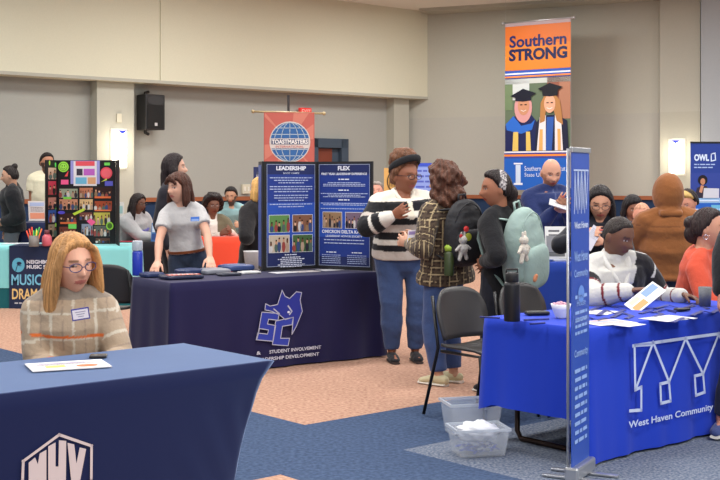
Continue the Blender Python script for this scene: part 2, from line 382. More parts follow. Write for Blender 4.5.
def table(c, ud, L, D, top, label, legmat=None, topmat=None):
    c = V(c); vd = V((-ud.y, ud.x, 0)); r = empty('folding_table', c+(ud*L+vd*D)/2, label, 'table')
    mb = MB(); mb.box(c+(ud*L+vd*D)/2+UP*(top-.027), L-.02, D-.02, .04, ud, vd); mb.build('tabletop', topmat or mat('table_laminate', (150,130,110), .5), r, bevel=.005)
    lm = legmat or mat('brown_leg_metal', (62,44,36), .4, .5)
    for x in (.2, L-.2):
        mb = MB(); pts = []
        a, b = c+ud*x+vd*.08, c+ud*x+vd*(D-.08)
        pts = [a+UP*(top-.05), a+UP*.06, a+UP*.018+vd*.03, b+UP*.018-vd*.03, b+UP*.06, b+UP*(top-.05)]
        mb.tube(pts, [.016]*6, 10); mb.build('leg', lm, r, smooth=True)
    return r
def dirv(deg): a = math.radians(deg); return V((math.cos(a), math.sin(a), 0))
TOP = .74
# West Haven table (right)
whc = V((1.208, 6.45, 0)); Vd = W
table(whc, U, 1.83, .74, TOP-.006, 'folding table with dark bent tube legs under the bright blue cloth')
WHB = cloth_mat('bright_blue_cloth', (28,60,186), .08)
whcl = draped('tablecloth', whc, U, 1.83, .74, TOP, (.015, .03, .2, .235), WHB, 'bright blue tablecloth with white house outline emblem, bin beneath its short end', amp=.011, wave=10)
def front_flat(c, ud, x, z, off=.03, step=.001): return Flat(V(c)+ud*x+V((ud.y, -ud.x, 0))*off+UP*z, ud, UP, step)
# white outline emblem; measured in photo columns and rows on the front plane
def wh_xz(px, py, c=whc, ud=U, off=.034):
    k = (px-360)/F; o = V(c)+V((ud.y, -ud.x, 0))*off; t = (k*o.y-o.x)/(ud.x-k*ud.y); p = o+ud*t; s = F/p.y
    return t, HC-(py-HY)/s
def curve_line(F_, pts, w, col): F_.line([wh_xz(*p) for p in pts], w, col, 1)
fl = front_flat(whc, U, 0, 0, .034)
WHI = (196,208,238)
def zz(px, py): # crop 440..720 x 290..480 scaled 2.525
    return wh_xz(440+px/2.525, 290+py/2.525)
for pts in ([(480,305),(508,303),(508,245),(493,252),(491,140),(533,137)], [(494,250),(538,132)], [(538,132),(578,232),(582,280),(558,286),(556,237),(578,232)],
            [(578,232),(620,122)], [(620,122),(664,212),(668,258),(646,266),(643,217),(664,212)], [(664,212),(704,110)], [(488,141),(560,130),(706,110),(790,98)],
            [(704,112),(745,195),(750,240),(728,247),(725,199),(745,195)], [(745,195),(790,98)]):
    fl.line([zz(*p) for p in pts], .018, WHI, 1)
fl.build('cloth_emblem', whcl); fl = front_flat(whc, U, 0, 0, .034)
a, b = zz(476, 338), zz(744, 300)
fl.text('West Haven Community House', a[0], (a[1]+b[1])/2-.012, w=(b[0]-a[0])*1.0, h=.05, col=WHI, l=1, bold=.022)
fl.build('cloth_lettering', whcl)
# near table (bottom left)
nc = V((-.378, 5.34, 0))-U*1.83
NB = cloth_mat('navy_stretch_cloth', (16,24,66), .9, .6, .05); q_ = NB.node_tree.nodes['Principled BSDF']; q_.inputs['Sheen Tint'].default_value = (.42, .6, 1, 1); q_.inputs['Specular IOR Level'].default_value = .1; q_.inputs['Sheen Roughness'].default_value = .45
ncl = draped('tablecloth', nc, U, 1.83, .745, TOP, (.0, .0, .0, .0), NB, 'navy stretch tablecloth with hexagonal badge, nearest the viewer', amp=0, inset=.2)
ncv = nc
def nz(px, py, off=.0): return wh_xz(px/6.545, 430+py/6.545, nc, U, off)
fl = Flat(nc+V((U.y, -U.x, 0))*-.004, U, UP, .001)
PK = (196,186,190)
hexa = [nz(150,330), nz(155,205), nz(390,32), nz(602,105), nz(600,330)]
zb = hexa[0][1]-.13; hx = hexa+[(hexa[-1][0], zb-.02), ((hexa[0][0]+hexa[-1][0])/2, zb-.1), (hexa[0][0], zb-.02)]
fl.line(hx, .011, PK, 1, True)
zl = zb
def letter(parts):
    for p in parts: fl.poly([nz(x, y) for x, y in p], PK, 1)
letter([[(190,600),(190,215),(232,180),(250,225),(262,155),(306,130),(306,560),(262,580),(256,330),(240,330),(236,590)],
        [(318,560),(318,108),(366,82),(366,240),(385,240),(388,68),(436,72),(432,540),(392,545),(392,330),(366,330),(366,550)],
        [(444,85),(488,95),(503,220),(524,115),(566,125),(528,330),(526,540),(470,540),(468,330)]])
fl.build('badge_print', ncl)
# the badge sits on the inset cloth: keep it just in front
# SC table
UC = dirv(35); scc = V((-1.458, 9.26, 0)); SCB = cloth_mat('indigo_cloth', (28,25,66), .12)
sccl = draped('tablecloth', scc, UC, 2.0, .72, TOP, (.012, .02, .02, .02), SCB, 'dark indigo tablecloth with silver outlined SC horned mascot head emblem', amp=.012, wave=8, ph=1)
SIL = (176,176,196)
def sz(px, py): return wh_xz(120+px/2.667, 240+py/2.667, scc, UC, .036)
fl = Flat(scc+V((UC.y, -UC.x, 0))*.036, UC, UP, .001)
# letters S and C with silver outline, horned generic animal head above
S_ = [(382,262),(364,255),(376,196),(384,186),(402,186),(412,196),(408,214),(394,214),(392,206),(386,212),(404,232),(404,244),(396,258)]
S_ = [(366,262),(378,192),(424,196),(421,214),(396,211),(393,224),(415,228),(408,270),(363,266),(367,248),(393,251),(396,240),(372,236)]
C_ = [(406,279),(415,216),(462,206),(458,226),(433,230),(428,262),(452,262),(448,282)]
H_ = [(386,186),(388,170),(400,176),(420,172),(432,134),(440,150),(452,156),(470,138),(484,140),(480,160),(486,190),(470,230),(458,252),(462,206),(440,212),(426,200),(404,190)]
for sh, cl in ((H_, (44,52,140)), (S_, (50,64,160)), (C_, (50,64,160))):
    q = [sz(*p) for p in sh]; fl.poly(q, cl, 1); fl.line(q, .007, SIL, 2, True)
fl.line([sz(*p) for p in [(448,176),(458,190),(452,198)]], .012, SIL, 3); fl.line([sz(*p) for p in [(410,184),(424,196)]], .01, SIL, 3); fl.oval(*sz(449,192), .012, .009, (220,220,235), 4)
fl.build('cloth_emblem', sccl); fl = Flat(scc+V((UC.y, -UC.x, 0))*.036, UC, UP, .001)
a, b = sz(364, 300), sz(536, 276)
k = .052
fl.text('STUDENT INVOLVEMENT', a[0]+.12, a[1]-.02, w=.5, h=.028, col=(200,200,214), l=1, bold=.02)
fl.text('&', a[0], a[1]-.02, w=.04, h=.028, col=(200,200,214), l=1, bold=.02)
fl.text('LEADERSHIP DEVELOPMENT', a[0]-.0, a[1]-.075, w=.6, h=.028, col=(200,200,214), l=1, bold=.02)
fl.build('cloth_lettering', sccl)
# music table (far left)
mc = V(((-70-360)/84, F/84, 0)); X = V((1, 0, 0)); MT = .74; mt = HC-(246-HY)/84
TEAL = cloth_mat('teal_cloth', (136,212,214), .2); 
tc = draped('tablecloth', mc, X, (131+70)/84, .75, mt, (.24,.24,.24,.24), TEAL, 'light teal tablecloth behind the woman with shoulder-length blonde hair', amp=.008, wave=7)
draped('lower_dark_cloth', mc+V((.012,.012,0)), X, (131+70)/84-.024, .726, mt-.012, (.0,.0,.0,.0), cloth_mat('dark_teal_cloth', (28,98,106), .1), 'dark teal lower cloth reaching the carpet below the light teal cloth', amp=.008, wave=7, cat='table skirt')  # darker teal band from the light cloth's hem down to the floor
fl = Flat(mc+V((0,-.034,0)), X, UP, .001)
def mz(px, py): t, z = wh_xz(px/4.8, 230+py/4.8, mc, X, .034); return t, z
x0, _ = mz(44, 0); x1 = x0+.62; zt = mt; zb_ = mz(0, 392)[1]
NVY = (34,44,74)
fl.rect(x0, zb_, x1, zt, NVY, 0); sc_ = 1/ (4.8*84)
a = mz(88, 168); fl.oval(a[0], a[1], .075, .085, (96,176,204), 1); fl.oval(a[0]+.01, a[1]+.02, .03, .02, NVY, 2, 8); fl.line([(a[0]-.03, a[1]-.07), (a[0]-.01, a[1]), (a[0]+.03, a[1]-.01)], .008, NVY, 2)
a = mz(128, 162); fl.text('NEIGHBORHOOD', a[0], a[1], h=.045, w=.5, col=(225,225,235), l=1, bold=.03)
a = mz(128, 186); fl.text('MUSIC SCHOOL', a[0], a[1], h=.045, w=.45, col=(225,225,235), l=1, bold=.03)
a = mz(55, 265); fl.text('MUSIC', a[0], a[1], h=.13, w=.36, col=(120,190,220), l=1, bold=.02)
a = mz(58, 332); fl.text('DRAMA', a[0], a[1], h=.125, w=.38, col=(232,196,130), l=1, bold=.02)
a = mz(70, 354); fl.words(a[0], a[0]+.4, a[1], .016, (190,190,200), 1)
rn = fl.mb
xr = []
rn.box(mc+X*((x0+x1)/2)+V((0,.2,mt+.003)), x1-x0, .47, .004, col=NVY)
tag(rn.build('table_runner', PRINT()), 'navy runner with music and drama lettering over the light teal cloth', 'table runner')
# red cloth table, black cloth table, navy table behind, blue far table
RED = cloth_mat('orange_red_cloth', (232,78,52), .2); rc = V(((176-360)/80, F/80, 0))
draped('tablecloth', rc, X, .98, .7, HC-(237-HY)/80, (.02,)*4, RED, 'orange-red tablecloth behind the grey t-shirt, woman with afro seated there', amp=.012)
bc = V(((112-360)/80, F/80+.25, 0))
draped('tablecloth', bc, X, .71, .7, HC-(243-HY)/80, (.02,)*4, cloth_mat('black_cloth', (30,30,36), .2), 'black tablecloth under the arms of the seated grey hoodie', amp=.01)
nvc = V(((19-360)/77, F/77, 0))
draped('tablecloth', nvc, X, .46, .6, HC-(222-HY)/76, (.02,)*4, cloth_mat('dark_navy_cloth', (36,44,84), .2), 'dark navy tablecloth on a tall table behind the marker cup', amp=.008)
# ---------------------------------------------------------------- people
def ramp(x, xs, ys): return np.interp(x, xs, ys)
def remesh(mb, voxel, it, origin, name, fac=.5):
    me = mb.mesh(name+'_src', V(origin)); o = bpy.data.objects.new('tmp', me); COL.objects.link(o)
    m = o.modifiers.new('r', 'REMESH'); m.mode = 'VOXEL'; m.voxel_size = voxel; m.use_smooth_shade = True
    if it: q = o.modifiers.new('s', 'SMOOTH'); q.factor = fac; q.iterations = it
    out = bpy.data.meshes.new_from_object(o.evaluated_get(bpy.context.evaluated_depsgraph_get()))
    bpy.data.objects.remove(o); bpy.data.meshes.remove(me); out.name = name
    return out
def verts(me): a = np.empty(len(me.vertices)*3); me.vertices.foreach_get('co', a); return a.reshape(-1, 3)
def set_verts(me, a): me.vertices.foreach_set('co', a.ravel()); me.update()
LUT = np.array([ (x/255)/12.92 if x/255 <= .04045 else ((x/255+.055)/1.055)**2.4 for x in range(256)])
def paint(me, rgb):
    rgb = np.clip(rgb, 0, 255); c = LUT[rgb.astype(int)]
    ca = me.color_attributes.new('Col', 'FLOAT_COLOR', 'POINT'); ca.data.foreach_set('color', np.hstack([c, np.ones((len(c), 1))]).ravel())
def link(name, me, m, parent=None, loc=None):
    me.materials.append(m) if not me.materials else None
    me.polygons.foreach_set('use_smooth', [True]*len(me.polygons))
    o = bpy.data.objects.new(name, me); COL.objects.link(o)
    if parent is not None: o.parent = parent
    if loc is not None: o.location = loc
    return o
def ik(a, b, l1, l2, hint):
    d = b-a; D = d.length; D2 = min(D, (l1+l2)*.995); d = d.normalized(); b = a+d*D2
    x = (l1*l1-l2*l2+D2*D2)/(2*D2); h = math.sqrt(max(0, l1*l1-x*x)); q = (hint-d*hint.dot(d)); q = q.normalized() if q.length > 1e-5 else d.orthogonal()
    return a+d*x+q*h, b
HEADN = 56
def head_pt(x, y, z):
    """unit direction -> point of a head, face towards -y, metres; centre at mid-ear"""
    f = max(0, -y)
    sx, sy, sz = .076, .098, (.122 if z > 0 else .118)
    if z < 0:
        sx *= 1-.30*(-z)**1.6; 
        if y > 0: sy *= 1-.35*(-z)
        else: sy *= 1-.06*(-z)
    sx *= 1+.06*max(0, z)*(1-max(0, z))*2; zq = z+.10*z*(1-z*z) if z > 0 else z
    px, py, pz = x*sx, y*sy, zq*sz
    if y < 0: py *= .97-.05*math.exp(-((x/.5)**2))*0
    g = lambda cx, cz, wx, wz: math.exp(-((px-cx)/wx)**2-((pz-cz)/wz)**2)*(1 if y < 0 else 0)
    d = .004*g(0, .035, .05, .012)                      # brow
    d -= .013*(g(.031, .012, .017, .012)+g(-.031, .012, .017, .012))
    d += .027*g(0, -.022, .0135, .016)+.016*g(0, 0, .010, .022)   # nose
    d += .004*(g(.012, -.027, .008, .009)+g(-.012, -.027, .008, .009))
    d += .010*g(0, -.056, .024, .011)                  # lips
    d -= .003*g(0, -.042, .02, .005)
    d += .006*g(0, -.095, .022, .018)                  # chin
    d += .004*(g(.045, -.02, .02, .02)+g(-.045, -.02, .02, .02))
    return px, py-d, pz
def sph(n, m):
    for j in range(m+1):
        e = math.pi*j/m
        for i in range(n):
            a = 2*math.pi*i/n; yield math.sin(e)*math.cos(a), math.sin(e)*math.sin(a), math.cos(e)
def grid_faces(n, m, o=0):
    return [[j*n+i, (j+1)*n+i, (j+1)*n+(i+1) % n, j*n+(i+1) % n] for j in range(m) for i in range(n)]
def hand(mb, wr, d, nrm, side, k=1.0, curl=.35, spread=.5, grip=None):
    """palm and five fingers; nrm = out of the palm, side = towards the thumb"""
    d = d.normalized(); nrm = (nrm-d*nrm.dot(d)).normalized(); sd = d.cross(nrm).normalized()
    if sd.dot(side) < 0: sd = -sd
    mb.tube([wr-d*.02*k, wr+d*.02*k, wr+d*.055*k, wr+d*.085*k], [(.024*k,.019*k),(.031*k,.017*k),(.038*k,.015*k),(.036*k,.012*k)], 12, side=sd, rnd=True)
    for i, (off, ln, sp) in enumerate(((.030,.072,.16),(.010,.080,.05),(-.010,.075,-.06),(-.029,.058,-.18))):
        p = wr+d*.08*k+sd*off*k; dd = (d+sd*sp*spread*2).normalized(); pts = [p-dd*.015*k, p]; a = curl*.6
        for j, fr in enumerate((.45,.32,.23)):
            q = (dd*math.cos(a)+nrm*math.sin(a)); pts.append(pts[-1]+q*ln*fr*k); a += curl*(1.1 if j == 0 else .8)
        mb.tube(pts, [.0088*k,.0088*k,.008*k,.0072*k,.0062*k], 8, rnd=True)
    p = wr+d*.025*k+sd*.022*k; q1 = (d*.7+sd*.8+nrm*.25).normalized(); q2 = (d*.95+sd*.25+nrm*.4*(1+curl)).normalized()
    mb.tube([p-q1*.01*k, p+q1*.03*k, p+q1*.035*k+q2*.028*k, p+q1*.035*k+q2*.052*k], [.014*k,.0115*k,.0098*k,.008*k], 8, rnd=True)
def person(label, head, hip, yaw=0, hyaw=None, pitch=0, roll=0, k=1.0, sex='f', bulk=1.0, skin=(205,160,135), hk=None, hair=None, hair_col=(60,40,30),
           LH=None, RH=None, Lel=None, Rel=None, LN=None, RN_=None, curl=(.35,.35), feet=None, stand=True, top=None, bottom=None, shoes=(30,30,34), voxel=.0085,
           group=None, shoe_name='shoe', finger=True, lipc=None, smile=False, legyaw=None, neckf=.0, pz=None, handdir=(None, None), shrug=0, sole=(225,220,210), brow=None, beard=None):
    """head = (px, top row, s); hip = (px, s); yaw 0 faces the viewer, positive turns towards the right of the view"""
    hyaw = yaw if hyaw is None else hyaw; hk = (hk or k*1.0)*1.04; a = math.radians(yaw); b = math.radians(hyaw)
    fw = V((math.sin(a), -math.cos(a), 0)); lf = V((math.cos(a), math.sin(a), 0))
    if legyaw is None: legyaw = yaw
    al = math.radians(legyaw); fwl = V((math.sin(al), -math.cos(al), 0)); lfl = V((math.cos(al), math.sin(al), 0))
    Rh = Matrix.Rotation(b, 3, 'Z') @ Matrix.Rotation(math.radians(roll), 3, 'Y') @ Matrix.Rotation(math.radians(pitch), 3, 'X')   # pitch > 0 looks down
    hc = at(*head)-UP*.128*hk
    nb = hc-UP*(.05*hk+.088*k) - (Rh @ V((0,-1,0)))*(.03+.03*max(0, math.sin(math.radians(pitch))))*k - fw*neckf
    pel = gp(*hip); L = .50*k; dxy = V((pel.x-nb.x, pel.y-nb.y, 0)).length
    pel.z = nb.z-math.sqrt(max(.04, L*L-dxy*dxy)) if pz is None else pz
    base = V((pel.x, pel.y, 0)); spine = (nb-pel).normalized(); L = (nb-pel).length
    sfw = (fw-spine*fw.dot(spine)).normalized(); slf = spine.cross(sfw)*-1
    if slf.dot(lf) < 0: slf = -slf
    B = bulk
    if sex == 'f': rings = [(-.14,.11,.095,0),(-.02,.165,.112,-.01),(.12,.163,.108,-.005),(.38,.125*1.02,.09,0),(.55,.132,.098,.005),(.70,.15,.122,.02),(.84,.155,.10,.005),(.93,.135,.075,-.005),(.99,.062,.052,-.005)]; sw = .150
    else: rings = [(-.14,.11,.1,0),(-.02,.155,.112,0),(.15,.15,.108,0),(.38,.145,.105,.005),(.6,.165,.115,.01),(.78,.18,.12,.01),(.9,.165,.095,0),(.95,.115,.068,-.005),(.99,.066,.056,-.005)]; sw = .174
    kb = k*B
    def ring_pts(f0, f1, off, hips=1.0, waist=1.0):
        P, R = [], []
        for t, rx, ry, oy in rings:
            if f0 <= t <= f1:
                m = hips if t < .2 else (waist if t < .6 else 1)
                P.append(pel+spine*(L*t)+sfw*oy*k); R.append((rx*kb*m+off, ry*kb*(m if t < .6 else 1)*(1.05 if B > 1.1 else 1)+off))
        return P, R
    sh = {s: nb-spine*(.078-shrug)*k+slf*(s*(sw*k*(1+.55*(B-1)))) for s in (1, -1)}
    ua, fa = .285*k, .245*k; arms = {}
    for s, H, el in ((1, LH, Lel), (-1, RH, Rel)):
        tgt = at(H[0], H[1], F/(nb.y-H[2])) if H is not None else sh[s]-UP*.50*k+fw*.05*k+lf*(s*.07*k)
        hint = V(el) if el is not None else (-UP*.6-fw*.6+lf*(s*.35))
        e, wr = ik(sh[s], tgt, ua, fa, hint); arms[s] = (sh[s], e, wr)
    hips = {s: pel+lfl*(s*.085*k*B) for s in (1, -1)}; th, cf = .42*k, .40*k; legs = {}
    if stand: q_ = min(1.25, max(.8, (pel.z-.085*k)/(.82*k)*1.01)); th *= q_; cf *= q_
    if feet is None: feet = [(.0, .09), (.0, .09)] if stand else [(.36, .10), (.36, .10)]
    for i, s in enumerate((1, -1)):
        f_, sd_ = feet[i]; ank = V((pel.x, pel.y, .085*k))+fwl*f_+lfl*(s*sd_)
        kn, ank2 = ik(hips[s], ank, th, cf, fwl+UP*(.0 if stand else .8)); legs[s] = (hips[s], kn, ank2)
    mb = MB(); P, R = ring_pts(-1, 2, 0); mb.tube(P, R, 20, side=slf, rnd=True)
    for s in (1, -1):
        S, E, Wr = arms[s]; r = k*(1+.6*(B-1))
        mb.tube([nb+spine*.012*k+slf*(s*.03*k), nb-spine*.022*k+slf*(s*.085*k), S], [(.03*k, .03*k), (.042*k, .038*k), (.056*r, .052*r)], 12, rnd=True)
        mb.tube([S, S*.5+E*.5, E], [.056*r, .046*r, .038*r], 12, rnd=True)
        mb.tube([E, E*.65+Wr*.35, Wr], [.038*r, .039*r, .0245*k], 12, rnd=True)
        Hp, Kn, An = legs[s]
        mb.tube([Hp, Hp*.5+Kn*.5, Kn], [.088*r, .072*r, .052*r], 12, rnd=True); mb.tube([Kn, Kn*.65+An*.35, An], [.05*r, .053*r, .035*k], 12, rnd=True)
        mb.tube([An-fwl*.03*k-UP*.03*k, An+fwl*.08*k-UP*.045*k, An+fwl*.15*k-UP*.055*k], [.035*k, .035*k, .025*k], 10, rnd=True)
        hd = handdir[0 if s == 1 else 1]; d = (Wr-E).normalized(); d = (d+V(hd)).normalized() if hd is not None else d
        nn = (LN if s == 1 else RN_); nn = V(nn) if nn is not None else (-slf*s*.9-UP*.15+sfw*-.2)
        hand(mb, Wr, d, nn, sfw+UP*.2 if H is None else sfw*.3-slf*s*.8+UP*.3, k*1.1, curl[0 if s == 1 else 1])
    hw = lambda p: hc+Rh @ (V(p)*hk)
    neckp = hc+Rh @ V((0, .022, -.05))*hk
    mb.tube([nb-spine*.03*k, nb*.5+neckp*.5, neckp], [(.062*k*(1+.5*(B-1)), .058*k), (.054*k*(1+.4*(B-1)), .056*k), (.056*k, .06*k)], 14, rnd=True)
    hv = [hw(head_pt(*q)) for q in sph(48, 40)]; mb.add(hv, grid_faces(48, 40))
    for s in (1, -1):
        mb.ball(hw((s*.079, .012, -.002)), (.009*hk, .019*hk, .032*hk), 10, (Rh@V((1,0,0)), Rh@V((0,1,0)), Rh@UP))
    me = remesh(mb, voxel, 1, base, 'body', .5)
    v = verts(me)+np.array(base); hl = (v-np.array(hc)) @ np.array(Rh)/hk
    col = np.tile(np.array(skin, float), (len(v), 1))
    X_, Y_, Z_ = hl.T; face = (Y_ < -.055) & (np.abs(X_) < .08)
    lips = face & (np.abs(X_) < .025) & (np.abs(Z_+.056) < .0095*(1-np.abs(X_)/.04)+.002)
    lc = np.array(lipc or (skin[0]*.86, skin[1]*.58, skin[2]*.58)); col[lips] = lc
    if smile: col[face & (np.abs(X_) < .018) & (np.abs(Z_+.056) < .0035)] = (235,230,222)
    bc_ = np.array(brow or [c*.55 for c in hair_col] if brow is None and sum(hair_col) > 330 else (brow or hair_col), float)
    br = face & (np.abs(X_) > .014) & (np.abs(X_) < .048) & (np.abs(Z_-.034+(np.abs(X_)-.03)**2*6) < .0040); col[br] = bc_*.6+np.array(skin)*.4
    eye = face & (((np.abs(X_)-.031)/.013)**2+((Z_-.013)/.0055)**2 < 1); col[eye] = (70,52,46)
    ew = face & (((np.abs(X_)-.031)/.012)**2+((Z_-.013)/.004)**2 < 1) & (np.abs(np.abs(X_)-.031) > .005); col[ew] = (205,195,190)
    if beard is not None:
        bd = (Y_ < .0) & (Z_ < -.035) & (Z_ > -.135) & (np.abs(X_) < .085) & ~lips & ~((np.abs(X_) < .03) & (Z_ > -.045)); bd |= (np.abs(X_) > .055) & (Z_ < .01) & (Z_ > -.12) & (Y_ < -.0) & (Y_ > -.07)
        col[bd] = np.array(beard, float)*.75+np.array(skin)*.25
    paint(me, col); body = link('person', me, SKIN(), None, base); tag(body, label, 'person', group)
    def cloth_mesh(name, m, c, fn, vox=None, it=3, m_=None):
        q = remesh(m, vox or .011, it, base, name); vv = verts(q)+np.array(base)
        n_ = (np.sin(vv[:,0]*31+vv[:,2]*17)+np.sin(vv[:,1]*27-vv[:,2]*23+1)+.6*np.sin(vv[:,2]*55+vv[:,0]*20))*.0019
        nr = np.empty(len(vv)*3); q.vertices.foreach_get('normal', nr); nr = nr.reshape(-1, 3); set_verts(q, vv-np.array(base)+nr*n_[:, None])
        if callable(fn):
            rel = vv-np.array(pel); h = rel @ np.array(spine); x = rel @ np.array(slf); y = rel @ np.array(sfw)
            arm = np.zeros(len(vv)); tt = np.zeros(len(vv)); tw = np.abs(x)-.9*np.interp(h/L, [r[0] for r in rings], [r[1]*kb for r in rings])
            def sd_(A, B_):
                A = np.array(A); B_ = np.array(B_); d = B_-A; u_ = np.clip(((vv-A)@d)/(d@d), 0, 1); return np.linalg.norm(vv-A-u_[:, None]*d, axis=1), u_*np.linalg.norm(d)
            dt = np.linalg.norm(np.stack([x/(.17*kb), y/(.12*kb)]), axis=0)
            best = np.where((h > -.8*L) & (h < L*1.4), np.maximum(0, dt-1.12)*.12-.004, 9)
            for s in (1, -1):
                S, E, Wr = arms[s]; d1, u1 = sd_(S, E); d2, u2 = sd_(E, Wr)
                for d_, u_, add in ((d1, u1, 0), (d2, u2, ua)):
                    k_ = (d_-.05 < best-(.022 if add else 0)) & ((u_ > .01) | (add > 0)); best = np.where(k_, d_-.05, best); arm = np.where(k_, s, arm); tt = np.where(k_, u_+add, tt)
            cc = fn(dict(x=x, y=y, h=h, arm=arm, t=tt, z=vv[:, 2], k=k, L=L))
        else: cc = np.tile(np.array(c, float), (len(vv), 1))
        paint(q, cc); return link(name, q, m_ or CLOTH(), body)
    if bottom:
        m = MB(); o = bottom.get('off', .012); P, R = ring_pts(-1, bottom.get('rise', .2), o); m.tube(P, R, 20, side=lfl, rnd=True)
        for s in (1, -1):
            Hp, Kn, An = legs[s]; r = k*(1+.6*(B-1)); wd = bottom.get('wide', 1.0); an = An+(Kn-An)*.06
            m.tube([Hp, Hp*.5+Kn*.5, Kn], [.092*r+o, .074*r+o, .055*r*wd+o], 14, rnd=True); m.tube([Kn, Kn*.6+An*.4, an], [.053*r*wd+o, .055*r*wd+o, .044*k*wd+o*.7], 14, rnd=False)
        cloth_mesh(bottom.get('name', 'trousers'), m, bottom['col'], None)
        if bottom.get('belt'):
            m = MB(); P, R = ring_pts(-1, 9, o+.004); c_ = pel+spine*L*.16; m.tube([c_-spine*.011, c_+spine*.011], [(R[2][0], R[2][1])]*2, 28, side=slf); q = m.build('belt', mat('brown_belt', (120,62,30), .5), body)
    if top:
        o = top.get('off', .013); m = MB(); hem = top.get('hem', -.02); Pt, Rt = ring_pts(hem if hem > -.14 else -.02, top.get('neck', .96), o, top.get('hips', 1.0), top.get('waist', 1.08))
        if hem < -.1:
            ex = [pel+spine*L*hem+(-UP*0), pel+spine*L*hem*.5]; Pt = ex+Pt; Rt = [(Rt[0][0]*top.get('flare', 1.0), Rt[0][1]*1.1)]*2+Rt
        m.tube(Pt+([nb-spine*.002] if not top.get('vneck') else []), Rt+([(.070*k+o*.5, .066*k+o*.5)] if not top.get('vneck') else []), 22, side=slf, rnd=False)
        for s in (1, -1):
            S, E, Wr = arms[s]; r = k*(1+.6*(B-1)); so = o*top.get('puff', 1.0)
            m.tube([nb-spine*.008*k+slf*(s*.052*k), nb-spine*.027*k+slf*(s*.09*k), S], [(.036*k+o*.7, .042*k+o*.8), (.046*k+o, .046*k+o*1.1), (.057*r+so, .054*r+so)], 12, rnd=True)
            if top.get('sleeve', 'long') == 'short': m.tube([S, S*.45+E*.55], [.057*r+so, .052*r+so*1.4], 14, rnd=False)
            else:
                m.tube([S, S*.5+E*.5, E], [.057*r+so, .049*r+so, .042*r+so], 14, rnd=True); e2 = E+(Wr-E)*top.get('cuff', .93)
                m.tube([E, E*.6+e2*.4, e2], [.042*r+so, .041*r+so, .03*k+so*.7], 14, rnd=True)
        if top.get('collar'): ch = top['collar']; m.tube([nb-spine*.065*k, nb-spine*.02*k, nb+(neckp-nb)*ch], [(.105*k, .085*k), (.08*k, .074*k), (.067*k, .068*k)], 16)
        cloth_mesh(top.get('name', 'shirt'), m, top.get('col'), top.get('fn', top.get('col')), top.get('vox'))
    if shoes:
        for s in (1, -1):
            An = legs[s][2]; g = V((An.x, An.y, An.z-.085*k)); m = MB()
            m.tube([g-fwl*.055*k+UP*.045*k, g-fwl*.01*k+UP*.05*k, g+fwl*.08*k+UP*.042*k, g+fwl*.14*k+UP*.032*k, g+fwl*.165*k+UP*.028*k], [(.033*k,.035*k),(.04*k,.042*k),(.045*k,.034*k),(.043*k,.026*k),(.03*k,.02*k)], 14, side=lfl, rnd=True)
            so = cloth_mesh(shoe_name, m, shoes, None, .009, 1)
            m = MB(); m.tube([g-fwl*.072*k+UP*.011, g+fwl*.06*k+UP*.011, g+fwl*.178*k+UP*.011], [(.035*k,.012),(.046*k,.012),(.034*k,.012)], 12, side=lfl)
            m.build('sole', mat('shoe_sole_%d' % sole[0], sole, .7), so)
    # hair
    if hair:
        m = MB(); th_ = hair.get('th', .018); ys, ls = hair.get('line', ((-1,-.55,-.3,0,.3,1), (.62,.52,.25,-.05,-.45,-.6)))
        vs = []
        for q in sph(56, 44):
            p = V(head_pt(*q)); d = q[2]-np.interp(q[1], ys, ls); t = min(1, max(0, d/.12)); n_ = V(q)
            vs.append(hw(p+n_*((-.014)*(1-t)+th_*(t**.6)*(1+.0*q[2]))))
        m.add(vs, grid_faces(56, 44)); HX = Rh@V((1,0,0))
        for t_ in hair.get('tubes', ()):
            pts, rad, mir = t_
            for s in ((1, -1) if mir == 1 else ((1,) if mir == 0 else (-1,))):
                m.tube([hw((p[0]*s, p[1], p[2])) for p in pts], [((r[0]*hk, r[1]*hk) if isinstance(r, tuple) else r*hk) for r in rad], 14, side=HX if isinstance(rad[0], tuple) else None, rnd=True)
        for c_, r_ in hair.get('balls', ()): m.ball(hw(c_), tuple(x*hk for x in r_) if isinstance(r_, tuple) else r_*hk, 16)
        q = remesh(m, .009, 2, base, 'hair'); vv = verts(q)+np.array(base); hv_ = (vv-np.array(hc)) @ np.array(Rh)/hk
        n_ = hair.get('noise', .002); nr = np.empty(len(vv)*3); q.vertices.foreach_get('normal', nr); nr = nr.reshape(-1, 3); fq = hair.get('freq', 1)
        an = np.arctan2(hv_[:, 0], hv_[:, 1]); ds = np.sin(an*17+hv_[:, 2]*9)+.7*np.sin(an*29-hv_[:, 2]*14)
        if fq > 1: ds = ds*.4+np.sin(vv[:,0]*90*fq/2)*np.sin(vv[:,1]*85*fq/2+1)*np.sin(vv[:,2]*80*fq/2)*1.8+np.sin(vv[:,0]*47+vv[:,2]*63)
        set_verts(q, vv-np.array(base)+nr*(ds*n_)[:, None])
        hcol = np.tile(np.array(hair_col, float), (len(vv), 1))*(1+.13*np.sin(an*23+3*np.sin(an*7))[:, None])
        if hair.get('fn'): hcol = hair['fn'](hv_, hcol)
        paint(q, hcol); link('hair', q, HAIR(), body)
    info = dict(body=body, hw=hw, Rh=Rh, hk=hk, arms=arms, nb=nb, pel=pel, spine=spine, sfw=sfw, slf=slf, L=L, base=base, k=k, legs=legs, B=B)
    return info
